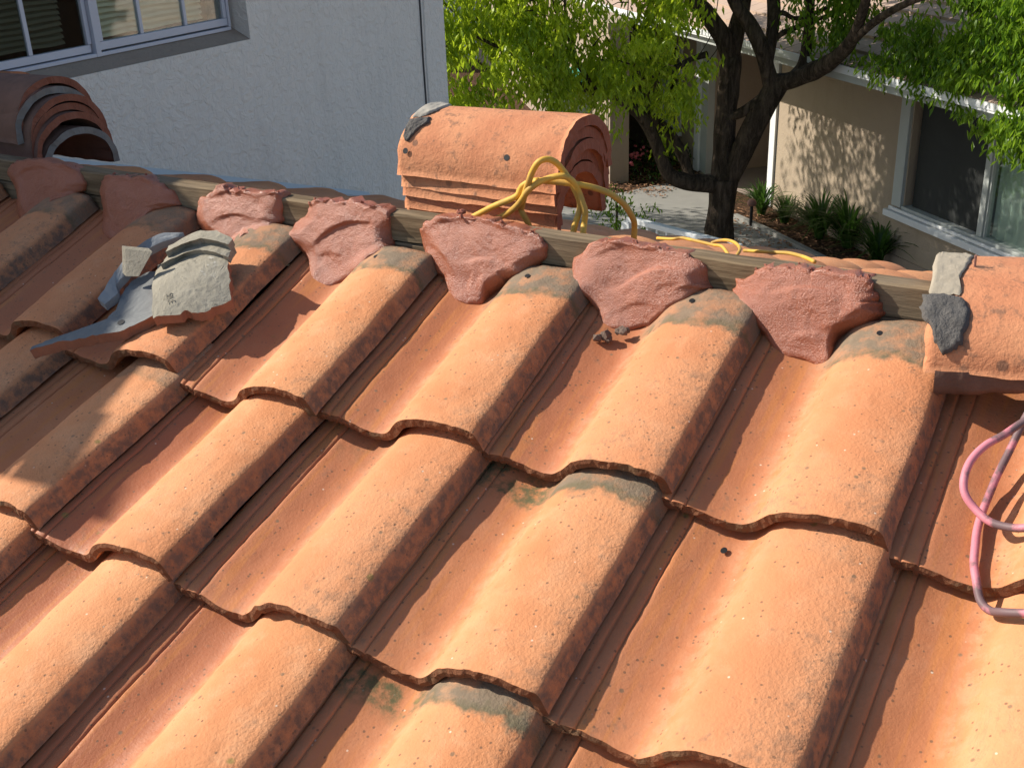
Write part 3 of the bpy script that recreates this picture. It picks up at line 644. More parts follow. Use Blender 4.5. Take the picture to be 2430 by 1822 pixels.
# ------------------------------------------------------------------ broken shards
def slab(name, outline, h, th, mats, parent=None, curve=None, seed=0):
    """a broken plate: outline on the roof in (u, v); h(u, v) gives the height of its upper face"""
    poly = np.array(outline); c = poly.mean(0)
    ring = np.array([p_ for a, b in zip(poly, np.roll(poly, -1, 0)) for p_ in [a+(b-a)*t for t in np.arange(0, 1, .2)]]); K = len(ring); n = 14
    ring = ring+.0025*np.stack([vnoise(np.concatenate([ring, np.full((K, 1), seed)], 1), 130), vnoise(np.concatenate([ring, np.full((K, 1), seed+3)], 1), 130)], 1)
    V = []; F = []; M = []
    for l in (0, 1):
        for t in np.linspace(0, 1, n)[1:]:
            for q in ring:
                q2 = c+(q-c)*t; V.append(rp(q2[0], q2[1], h(*q2)-th*l+.0008*vnoise(np.array([q2[0], q2[1], seed+l]), 150)))
    B = (n-1)*K
    for l in (0, 1):
        cc = len(V); V.append(rp(c[0], c[1], h(*c)-th*l))
        for i in range(K): F.append((cc, l*B+i, l*B+(i+1) % K)); M.append(l)
        for j in range(n-2):
            for i in range(K): a, b = l*B+j*K+i, l*B+j*K+(i+1) % K; F.append((a, a+K, b+K, b)); M.append(l)
    for i in range(K):
        a, b = (n-2)*K+i, (n-2)*K+(i+1) % K; F.append((a, B+a, B+b, b)); M.append(1)
    me = bpy.data.meshes.new(name); me.from_pydata([tuple(v) for v in V], [], F); me.polygons.foreach_set('material_index', M); me.update()
    b_ = bmesh.new(); b_.from_mesh(me); bmesh.ops.recalc_face_normals(b_, faces=b_.faces[:]); b_.to_mesh(me); b_.free()
    o = link(name, me, mats, parent); org = rp(c[0], c[1], h(*c)); me.transform(Matrix.Translation(-org)); o.location = org
    return o, org
hA = lambda uu, v: .062 - .9*max(0, abs(uu-.187)-.02)**1.5 + (-.158-v)*.05
shA, orgA = slab('broken_tile', [(0.0834, -0.1905), (0.1214, -0.1395), (0.2024, -0.0535), (0.2214, -0.0665), (0.2404, -0.0755), (0.2424, -0.0875), (0.2624, -0.0915), (0.2704, -0.1005), (0.2794, -0.1205), (0.2914, -0.1435), (0.2784, -0.1575), (0.2574, -0.1895), (0.2344, -0.2145), (0.1914, -0.2235), (0.1214, -0.2145)], hA, .017, [SHARD, SHARD_RED], seed=1)
tag(shA, 'sunlit grey tile shard with stamped letters and two ribs, topmost of the shard pile', 'tile shard', 'broken tile shards')
hS1 = lambda uu, v: .074 - .9*max(0, abs(uu-.187)-.02)**1.5; hS2 = lambda uu, v: .087 - .9*max(0, abs(uu-.187)-.02)**1.5
for oo, hh in (([(0.1204, -0.1705), (0.1414, -0.2015), (0.1814, -0.2145), (0.2184, -0.2165), (0.2414, -0.2125), (0.2344, -0.2405), (0.1914, -0.2445), (0.1514, -0.2335), (0.1064, -0.2035)], hS1),
               ([(0.1214, -0.1885), (0.1414, -0.2185), (0.1764, -0.2315), (0.2174, -0.2345), (0.2374, -0.2265), (0.2344, -0.2435), (0.1914, -0.2535), (0.1514, -0.2465), (0.1114, -0.2085)], hS2)):
    s_, og = slab('rib', oo, hh, .013, [SHARD, SHARD], seed=3); s_.parent = shA; s_.location = og-orgA
fc = bpy.data.curves.new('stamp', 'FONT'); fc.body = 'SILE'; fc.size = .0175; fc.extrude = .0005; fc.align_x = 'CENTER'; fc.align_y = 'CENTER'; fc.space_character = 1.0; fc.offset = -.0004
st_ = bpy.data.objects.new('stamp_tmp', fc); COL.objects.link(st_); dg = bpy.context.evaluated_depsgraph_get(); sm = bpy.data.meshes.new_from_object(st_.evaluated_get(dg)); bpy.data.objects.remove(st_)
so_ = link('stamped_letters', sm, simple('stamp_shadow', (.19, .17, .135), (.25, .225, .185), 60, .95), shA)
e1 = (rp(.223, -.080, 0)-rp(.177, -.121, 0)).normalized(); nn = rp(0, 0, 1); e2 = nn.cross(e1)
so_.location = rp(.2004, -.100, hA(.2004, -.100)+.0016)-orgA; so_.rotation_euler = Matrix((e1, e2, nn)).transposed().to_euler()
# flat grey shard below, with a long point
hD = lambda uu, v: .040 + .9*max(0, abs(uu-.11)-.02)**1.6 - .05*max(0, .05-abs(v+.06))
tr, org = slab('broken_tile', [(.027, .069), (.052, .034), (.099, -.001), (.144, -.024), (.171, -.056), (.215, -.10), (.19, -.15), (.106, -.187), (.074, -.167), (.066, -.135), (.074, -.102), (.088, -.074), (.090, -.040), (.072, -.012), (.046, .022), (.026, .054)], hD, .019, [SHARD_IN, SHARD_RED], seed=8)
tag(tr, 'blue-grey flat tile shard with nail hole and long point, under the stamped shard', 'tile shard', 'broken tile shards')
h = bpy.data.objects.new('nail_hole_shade', HOLE); COL.objects.link(h); h.parent = tr; h.location = rp(.126, -.044, hD(.126, -.044)+.0012)-org; h.rotation_euler = (SLOPE, 0, 0); h.scale = (1.5, 1.5, 1)
# curved rim shard
outer = spline([(.047, -.075, .05), (.045, -.115, .06), (.047, -.144, .07), (.055, -.18, .08), (.071, -.229, .08), (.111, -.248, .075)], 8)
inner = spline([(.064, -.071, .045), (.074, -.096, .05), (.060, -.112, .055), (.064, -.132, .06), (.063, -.177, .07), (.082, -.216, .072), (.113, -.246, .07)], 8)
K = 41; outer = [outer[int(i*(len(outer)-1)/(K-1))] for i in range(K)]; inner = [inner[int(i*(len(inner)-1)/(K-1))] for i in range(K)]
mb = MB(); n = 5
for l in (0, 1):
    for i in range(K):
        for j_ in range(n+1):
            q = outer[i]*(1-j_/n)+inner[i]*(j_/n); mb.v.append(tuple(rp(q[0], q[1], q[2]-.014*l+.0012*vnoise(np.array([i*.5, j_*.6, l]), 1.0))))
N = K*(n+1)
for i in range(K-1):
    for j_ in range(n):
        a = i*(n+1)+j_; mb.f.append((a, a+1, a+n+2, a+n+1)); b = N+a; mb.f.append((b, b+n+1, b+n+2, b+1))
    for j_ in (0, n): a = i*(n+1)+j_; mb.f.append((a, a+n+1, N+a+n+1, N+a))
for i in (0, K-1):
    for j_ in range(n): a = i*(n+1)+j_; mb.f.append((a, a+1, N+a+1, N+a))
rim = mb.build('broken_tile', simple('sky_tinted_grey_shard', (.17, .18, .19), (.27, .28, .285), 40, .9, .4, 150)); tag(rim, 'curved blue-grey rim shard with jagged inner edge, rearmost of the shard pile', 'tile shard', 'broken tile shards')  # bluish tone is sky light painted into the grey
# small tilted slab between
A_, B_, C_, D_ = rp(.064, -.158, .097), rp(.118, -.169, .092), rp(.100, -.133, .062), rp(.074, -.127, .062); back = rp(-.011, -.004, .004)-rp(0, 0, 0)
mb = MB(); mb.v = [tuple(q) for q in (A_, B_, C_, D_, A_+back, B_+back, C_+back, D_+back)]; mb.f = [(0, 3, 2, 1), (4, 5, 6, 7), (0, 1, 5, 4), (1, 2, 6, 5), (2, 3, 7, 6), (3, 0, 4, 7)]
blk = mb.build('broken_tile', SHARD, bevel=.002); tag(blk, 'small upright shard with a pale sunlit broken end, wedged behind the stamped shard', 'tile shard', 'broken tile shards')

# ------------------------------------------------------------------ hoses
pA = [(1.525, -.226, .044), (1.501, -.203, .040), (1.483, -.178, .036), (1.466, -.158, .032), (1.455, -.134, .027), (1.453, -.109, .022), (1.458, -.092, .014), (1.472, -.080, .006), (1.490, -.068, .004), (1.510, -.062, .008), (1.529, -.058, .018), (1.554, -.062, .03)]
pB = [(1.520, -.245, .036), (1.502, -.237, .026), (1.494, -.209, .010), (1.489, -.187, -.002), (1.485, -.166, -.008), (1.482, -.147, -.012), (1.480, -.127, -.016), (1.478, -.099, -.0175), (1.478, -.071, -.0175), (1.481, -.045, -.0175), (1.485, -.020, -.018), (1.492, .002, -.018), (1.501, .023, -.024), (1.513, .035, -.022), (1.528, .045, -.006), (1.549, .048, .006), (1.573, .047, .016)]
Y1 = [(.546, .46, .160), (.560, .46, .167), (.605, .45, .192), (.657, .44, .218), (.670, .44, .237), (.694, .44, .248), (.729, .45, .247), (.761, .46, .244), (.784, .48, .235), (.804, .50, .221), (.818, .52, .200), (.825, .54, .171), (.823, .55, .153), (.822, .55, .133), (.817, .56, .115)]
Y2 = [(.587, .46, .156), (.603, .46, .166), (.635, .45, .185), (.667, .43, .209), (.693, .42, .238), (.714, .43, .253), (.742, .44, .261), (.757, .45, .252), (.764, .46, .231), (.770, .46, .215), (.775, .46, .200), (.773, .46, .179), (.776, .45, .167), (.775, .45, .150)]
Y3 = [(.671, .46, .150), (.669, .455, .169), (.660, .45, .190), (.655, .45, .211), (.659, .45, .227), (.679, .445, .241), (.702, .435, .250)]
Y4 = [(.660, .45, .195), (.669, .44, .209), (.680, .43, .230), (.693, .42, .251), (.700, .42, .268), (.712, .42, .285), (.723, .43, .289), (.733, .44, .282), (.739, .45, .269), (.748, .455, .254), (.757, .46, .233), (.763, .465, .213), (.762, .465, .198), (.758, .46, .181), (.756, .455, .167), (.756, .45, .150)]
Y5 = [(.66, 1.03, -.028), (.706, 1.0, -.015), (.729, 1.0, -.010), (.755, .98, -.004), (.793, .95, .004), (.828, .92, .012), (.854, .90, .018), (.88, .87, .012)]
Y6 = [(.813, .95, .005), (.828, .95, .012), (.853, .93, .022), (.878, .90, .030), (.905, .85, .041), (.925, .80, .051), (.93, .77, .05)]
Y7 = [(.94, .78, .058), (.985, .75, .071), (1.016, .72, .083), (1.046, .70, .092), (1.078, .66, .104), (1.103, .62, .115), (1.126, .58, .125)]
def hose(name, strands, rad, m, lab):
    t = empty(name, strands[0][0]); tag(t, lab, 'hose')
    for s_ in strands:
        pts = [Vector(q)-Vector(strands[0][0]) for q in spline(s_, 8)]
        MB().tube(pts, rad*(.64 if s_ in (Y5, Y6, Y7) else 1), 12).build('hose_loop', m, t, True)
    return t
hose('pink_hose', [[tuple(rp(*q)) for q in pA], [tuple(rp(*q)) for q in pB]], .0048, PINK, 'faded pink hose with black worn stretches looped over tiles at the right edge')
hose('yellow_hose', [Y1, Y2, Y3, Y4, Y5, Y6, Y7], .0052, YELLOW, 'yellow hose looped before the sunlit ridge tile stack and trailing over the far slope')

# ------------------------------------------------------------------ neighbouring white stucco wing at the left
XW = -1.45
wing = empty('stucco_house', (XW, 1.3, G)); tag(wing, 'white stucco house in shade with a barred window, rising beside the roof at the left', 'house')
def wp(name, mb, m, par=None, **k_):
    o = mb.build(name, m, par or wing, **k_)
    if par is None: o.matrix_parent_inverse = Matrix.Translation(Vector(wing.location)).inverted()
    return o
WY0, WY1, WZ0, WZ1 = .70, 2.13, .143, .95
wm = MB(); T_ = .09
def wallgrid(mb, y0, y1, z0, z1): mb.box((XW-.25, y0, z0), (XW, y1, z1))
wallgrid(wm, -.50, WY0, G, 1.06); wallgrid(wm, WY1, 3.43, G, 1.06); wallgrid(wm, WY0, WY1, G, WZ0); wallgrid(wm, WY0, WY1, WZ1, 1.06)
wp('wall', wm, STUCCO_W)
wp('wall', MB().box((-7, 3.20, G), (XW-.252, 3.428, 1.06)), STUCCO_W)
wp('wall', MB().box((-7, -.498, G), (XW-.252, -.3, 1.06)), STUCCO_W)
wp('window_sill', MB().quad((XW-.002, WY0, WZ0+.001), (XW-.002, WY1, WZ0+.001), (XW-.09, WY1, WZ0+.042), (XW-.09, WY0, WZ0+.042)), STUCCO_C)
# eave that throws the shadow over the roof
ev = MB(); n_ = 26
for i in range(n_):
    ya = -.66+4.4*i/n_; yb = ya+4.4/n_-.004; jg = rnd.uniform(-.012, .012)
    ev.box((-1.32+jg, ya, 1.045), (-1.26+jg, yb, 1.085)); ev.quad((-1.30, ya, 1.10), (-1.30, yb, 1.10), (-4.5, yb, 2.2), (-4.5, ya, 2.2))
ev.quad((-1.31, 3.74, 1.04), (-1.31, -.66, 1.04), (-4.5, -.66, 2.13), (-4.5, 3.74, 2.13)); wp('roof', ev, ROOFT)
# window: two sliding sashes with bars, blinds behind
win = wp('window', MB().box((XW-.22, WY0, WZ0+.03), (XW-.20, WY1, WZ1)), DARK)
XG = XW-.075
fr = MB()
zb = WZ0+.034
fr.box((XG-.03, WY0, zb), (XG+.012, 2.105, zb+.012))                      # track
fr.box((XG-.02, WY0, zb+.016), (XG, 1.462, zb+.040)); fr.box((XG-.02, WY0, WZ1-.03), (XG, 1.462, WZ1))
fr.box((XG-.012, 1.492, zb+.018), (XG+.008, 2.092, zb+.044)); fr.box((XG-.012, 1.492, WZ1-.03), (XG+.008, 2.092, WZ1))
fr.box((XG-.02, 1.452, zb+.041), (XG+.0, 1.468, WZ1-.031)); fr.box((XG-.014, 1.470, zb), (XG+.014, 1.490, WZ1)); fr.box((XG-.012, 1.492, zb+.045), (XG+.008, 1.510, WZ1-.031))
fr.box((XG-.012, 2.076, zb+.045), (XG+.008, 2.092, WZ1-.031)); fr.box((XG-.03, 2.094, zb+.013), (XG+.012, 2.106, WZ1))
wp('window_frame', fr, ALU, win, bevel=.0015)
for y in (.98, 1.225): wp('glazing_bar', MB().box((XG-.016, y, zb+.041), (XG-.004, y+.014, WZ1-.031)), ALU, win)
for y in (1.678, 1.884): wp('glazing_bar', MB().box((XG-.009, y, zb+.045), (XG+.004, y+.013, WZ1-.031)), ALU, win)
for nm, y0, y1, m, dxx in (('blind', WY0, 1.405, BLIND_D, -.055), ('blind', 1.51, 2.02, BLIND_Y, -.045)):
    bl = MB(); z = zb+.05; rb = random.Random(3)
    while z < WZ1:
        n0 = len(bl.v)
        for i in range(13):
            y = y0+(y1-y0)*i/12; wob = .002*math.sin(i*1.3+z*40)+rb.uniform(-.0008, .0008)
            bl.v += [(XG+dxx+.006, y, z+wob), (XG+dxx+.001, y, z+.009+wob), (XG+dxx-.012, y, z+.017+wob)]
        for i in range(12):
            for j in (0, 1): a = n0+i*3+j; bl.f.append((a, a+3, a+4, a+1))
        z += .0185
    wp(nm, bl, m, win)
def glass_mat(name, tint, refl):
    g = NT(name); fr_ = g.n('ShaderNodeFresnel', [1.5]); tr_ = g.n('ShaderNodeBsdfTransparent', [(*tint, 1)]); gl = g.n('ShaderNodeBsdfGlossy', [(.9, .93, .95, 1), .03])
    mx = g.n('ShaderNodeMixShader', [g.math('MULTIPLY', fr_.outputs[0], refl, clamp=True), tr_.outputs[0], gl.outputs[0]]); g.t.links.new(mx.outputs[0], g.out.inputs[0]); return g.m
GLASS = glass_mat('window_glass', (.88, .92, .90), .45); GLASS_S = glass_mat('screened_glass', (.66, .68, .64), .3)
wp('glass', MB().box((XG-.013, WY0, zb+.041), (XG-.010, 1.450, WZ1-.031)), GLASS_S, win); wp('glass', MB().box((XG-.004, 1.511, zb+.046), (XG-.001, 2.075, WZ1-.031)), GLASS, win)
fl = MB()
for i in range(7):
    y0 = 1.0+i*.25; zt = -.149-(y0-1.392)*.328; zt2 = zt-.25*.328
    if y0 > 2.6: break
    fl.quad((XW+.004, y0, zt), (XW+.004, y0+.25, zt2), (XW+.016, y0+.25, zt2-.02), (XW+.016, y0, zt-.02)); fl.quad((XW+.016, y0, zt-.02), (XW+.016, y0+.25, zt2-.02), (XW+.016, y0+.25, zt2-.16), (XW+.016, y0, zt-.16))
wp('flashing', fl, FLASH)
gv = MB(); pts = [(XW+.003, 3.238+.002*math.sin(i*2.1), .9-i*.2) for i in range(20)]; gv.tube(pts, .004, 6); wp('corner_joint', gv, CEMENT_DARK)
gv = MB(); pts = [(XW-.001, 3.275+.010*math.sin(i*.9), .9-i*.2) for i in range(20)]; gv.tube(pts, .007, 8); wp('corner_bead', gv, STUCCO_W)

# ------------------------------------------------------------------ beige house across the path
B = Vector((-3.355, 14.46, G)); TH = R(-40.5)
bh = empty('beige_house', B, TH); tag(bh, 'beige stucco house with white trim and pale tile roof behind the tree', 'house')
def hb_(name, mb, m, par=None, **k_): return mb.build(name, m, par or bh, **k_)
# right wing wall with window opening
x0, x1, z0, z1 = 2.95, 6.30, .70, 2.20
wm = MB().box((.10, 0, -.05), (x0, .2, 2.62)).box((x1, 0, -.05), (11, .2, 2.62)).box((x0, 0, -.05), (x1, .2, z0)).box((x0, 0, z1), (x1, .2, 2.62)); hb_('wall', wm, STUCCO_B)
hb_('wall', MB().box((-.02, .202, -.05), (.12, 2.6, 2.62)), STUCCO_C)
hb_('footing', MB().box((.12, -.02, -.1), (11, -.002, .13)), STUCCO_C)
hb_('corner_board', MB().box((-.06, -.035, .0), (.08, .16, 2.60)), PAINT, bevel=.006)
hb_('corner_board', MB().box((-2.29, -.035, 0), (-2.13, .10, 2.60)), PAINT, bevel=.006)
hb_('corner_board', MB().box((-2.128, .0, 0), (-1.93, .12, 2.60)), PAINT_SHADE)
# recessed entry
hb_('wall', MB().box((-2.4, 1.32, 0), (0, 1.5, 2.62)), STUCCO_C); hb_('wall', MB().box((-2.13, .122, 0), (-1.93, 1.318, 2.62)), STUCCO_C)
hb_('wall', MB().box((-8.0, .0, -.05), (-3.52, .2, 2.62)).box((-2.80, 0, -.05), (-2.292, .2, 2.62)).box((-3.52, 0, -.05), (-2.80, .2, .52)).box((-3.52, 0, 1.85), (-2.80, .2, 2.62)), STUCCO_B)
dr = hb_('door', MB().box((-1.55, 1.28, .02), (-.62, 1.315, 2.1)), DOOR); hb_('door_frame', MB().box((-1.66, 1.26, 0), (-1.552, 1.316, 2.2)).box((-.618, 1.26, 0), (-.51, 1.316, 2.2)), PAINT_SHADE)
w2 = hb_('window', MB().box((-3.52, .14, .52), (-2.80, .16, 1.85)), DARK)
hb_('window_frame', MB().box((-3.56, -.03, .50), (-3.48, .10, 1.87)).box((-2.87, -.03, .55), (-2.79, .10, 1.87)).box((-3.479, -.03, .50), (-2.871, .10, .60)).box((-3.479, -.03, 1.80), (-2.871, .1, 1.87)).box((-3.60, -.08, .44), (-2.76, -.002, .498)), PAINT, w2)
bl = MB()
for i in range(24): z = .62+i*.05; bl.quad((-3.19, .06, z), (-2.875, .06, z), (-2.875, .085, z+.046), (-3.19, .085, z+.046))
hb_('blind', bl, BLIND_Y, w2)
hb_('glass', MB().box((-3.478, .03, .601), (-2.872, .034, 1.799)), GLASS, w2)
# big sliding window
wn = hb_('window', MB().box((x0, .17, z0), (x1, .19, z1)), DARK)
f_ = MB().box((x0-.19, -.045, z0+.03), (x0-.02, .13, z1+.05)).box((x1+.02, -.045, z0+.03), (x1+.19, .13, z1+.05)).box((x0-.018, -.045, z1-.06), (x1+.018, .13, z1+.05)).box((x0-.018, -.03, z0-.02), (x1+.018, .13, z0+.055))
hb_('window_frame', f_, PAINT_SHADE, wn, bevel=.008)
f_ = MB().box((x0-.25, -.11, z0-.10), (x1+.25, -.002, z0-.022)).box((x0-.20, -.075, z0-.015), (x1+.2, -.046, z0+.025)); hb_('window_ledge', f_, PAINT, wn, bevel=.008)
hb_('mullion', MB().box((4.20, .0, z0+.056), (4.28, .09, z1-.061)).box((4.285, .02, z0+.056), (4.305, .09, z1-.061)), PAINT_SHADE, wn)
hb_('screen', MB().box((x0+.06, .07, z0+.056), (4.199, .078, z1-.061)), SCREEN, wn)
cu = MB(); n0 = 0
for i in range(81): x = 4.32+(x1-4.32)*i/80; y = .11+.012*math.sin(i*1.1); cu.v += [(x, y, z0+.056), (x, y, z1-.06)]
for i in range(80): a = i*2; cu.f.append((a, a+2, a+3, a+1))
hb_('curtain', cu, CURTAIN, wn); hb_('glass', MB().box((4.306, .05, z0+.056), (x1-.002, .054, z1-.061)), GLASS, wn)
# eave: fascia, gutter, tiled roof
hb_('soffit', MB().quad((-8, -.84, 2.325), (11, -.84, 2.325), (11, .3, 2.66), (-8, .3, 2.66)), PAINT_SHADE)
hb_('fascia', MB().box((-8, -.88, 2.27), (11, -.842, 2.42)), PAINT_SHADE); hb_('gutter', MB().box((-8, -.965, 2.37), (11, -.882, 2.395)).box((-8, -.975, 2.397), (11, -.955, 2.46)), PAINT)
rf = MB(); th = R(18); rj = random.Random(4)
for i in range(14):
    s0 = i*.33; y0 = -.93+s0*math.cos(th); za = 2.43+s0*math.sin(th)+.035
    y1 = y0+.35*math.cos(th); zc = za+.35*math.sin(th)-.036
    x = -8+(.15 if i % 2 else 0)
    while x < 11:
        j = rj.uniform(-.006, .006); rf.quad((x, y0+j, za), (x+.293, y0+j, za), (x+.293, y1, zc), (x, y1, zc)); rf.quad((x, y0+j, za-.035), (x+.293, y0+j, za-.035), (x+.293, y0+j, za), (x, y0+j, za)); x += .30
hb_('roof', rf, ROOFT); hb_('roof_underlay', MB().quad((-8, -.9, 2.42), (11, -.9, 2.42), (11, -.93+4.6*math.cos(th), 2.42+4.6*math.sin(th)), (-8, -.93+4.6*math.cos(th), 2.42+4.6*math.sin(th))), TAR)

# ------------------------------------------------------------------ far background behind the tree
def oriented(name, loc, az, lab, cat):
    t = empty(name, loc, -az); tag(t, lab, cat); return t
fb = oriented('garden_building', (-8.2, 17.2, G), R(49), 'tan stucco building behind the white garden gate', 'building')
MB().box((-9, 0, -.1), (3.4, .3, 2.25)).build('wall', STUCCO_C, fb); MB().box((-9, -.03, 2.252), (3.4, .35, 2.40)).build('coping', STUCCO_B, fb)
MB().box((-9, 4, -.1), (12, 4.3, 4.2)).build('rear_wall', STUCCO_B, fb)
MB().box((-1.2, 3.9, 1.0), (-.2, 3.999, 2.6)).build('window', SCREEN, fb)
wb = oriented('white_building', (-14.5, 24.0, G), R(-30), 'bright white wall glimpsed through the leaves beside the stucco house corner', 'building')
MB().box((-7, 0, -.1), (4.0, .3, 6)).build('wall', PAINT, wb)
gate = oriented('garden_gate', (-7.05, 14.95, G), R(57), 'white metal garden gate with an arched sunburst top behind the tree', 'gate')
gm = MB(); W = .42
gm.tube([(-W, 0, 0), (-W, 0, 1.72)], .022, 8).tube([(W, 0, 0), (W, 0, 1.72)], .022, 8)
gm.tube([(-W*math.cos(a)*1.0, 0, 1.72+.42*math.sin(a)) for a in np.linspace(0, math.pi, 17)], .022, 8); gm.tube([(-W, 0, 1.62), (W, 0, 1.62)], .018, 8); gm.tube([(-W, 0, .15), (W, 0, .15)], .018, 8)
gm.build('gate_frame', PAINT, gate); gm = MB()
for i in range(1, 8): x = -W+2*W*i/8; gm.tube([(x, 0, .15), (x, 0, 1.62)], .008, 6)
for a in np.linspace(.35, math.pi-.35, 6): gm.tube([(0, 0, 1.62), (-W*math.cos(a)*.97, 0, 1.72+.40*math.sin(a))], .007, 6)
gm.build('bars', PAINT, gate)
MB().tube([(W+.09, 0, 0), (W+.09, 0, 2.05)], .035, 8).build('gate_post', STUCCO_B, gate)
bn = oriented('wheeled_bin', (-7.25, 15.75, G), R(57), 'grey-green wheeled bin with a teal lid behind the garden gate', 'bin')
mb = MB(); mb.v = [(-.30,-.3,.1),(.30,-.3,.1),(.30,.3,.1),(-.30,.3,.1),(-.38,-.38,1.28),(.38,-.38,1.28),(.38,.38,1.28),(-.38,.38,1.28)]; mb.f = [(0,3,2,1),(4,5,6,7),(0,1,5,4),(1,2,6,5),(2,3,7,6),(3,0,4,7)]
mb.build('body', BIN, bn, bevel=.02)
mb = MB(); mb.v = [(-.41,-.43,1.285),(.41,-.43,1.285),(.41,.42,1.285),(-.41,.42,1.285),(-.40,-.42,1.35),(.40,-.42,1.35),(.38,.40,1.52),(-.38,.40,1.52)]; mb.f = [(0,3,2,1),(4,5,6,7),(0,1,5,4),(1,2,6,5),(2,3,7,6),(3,0,4,7)]
mb.build('lid', TEAL, bn, bevel=.02)
# white hand rail by the path
rl = empty('handrail', (-3.7, 10.38, G)); tag(rl, 'white metal handrail with balusters beyond the tile stack', 'railing')
d = Vector((-2.2, 9.92, 0))-Vector((-3.7, 10.38, 0)); L_ = d.length; rl.rotation_euler = (0, 0, math.atan2(d.y, d.x))
MB().box((0, -.04, .86), (L_, .04, .92)).build('top_rail', PAINT, rl, bevel=.006); MB().box((-.06, -.05, 0), (.05, .05, .858)).build('post', PAINT, rl)
for i in range(1, 11): MB().box((i*.14, -.012, 0), (i*.14+.024, .012, .859)).build('baluster', PAINT, rl)
# path light
lp = empty('path_light', (-3.27, 13.42, G)); tag(lp, 'small rusty mushroom-shaped path light at the edge of the planting bed', 'path light')
MB().tube([(0, 0, 0), (0, 0, .30)], .022, 8).build('stem', BLACKM, lp)
me = bpy.data.meshes.new('shade'); b_ = bmesh.new(); bmesh.ops.create_uvsphere(b_, u_segments=20, v_segments=10, radius=.062)
for v in b_.verts: v.co.z = max(v.co.z, -.015)*(.95 if v.co.z > 0 else 2.2)
b_.to_mesh(me); b_.free(); o = link('shade', me, LAMPM, lp, True); o.location = (0, 0, .32)

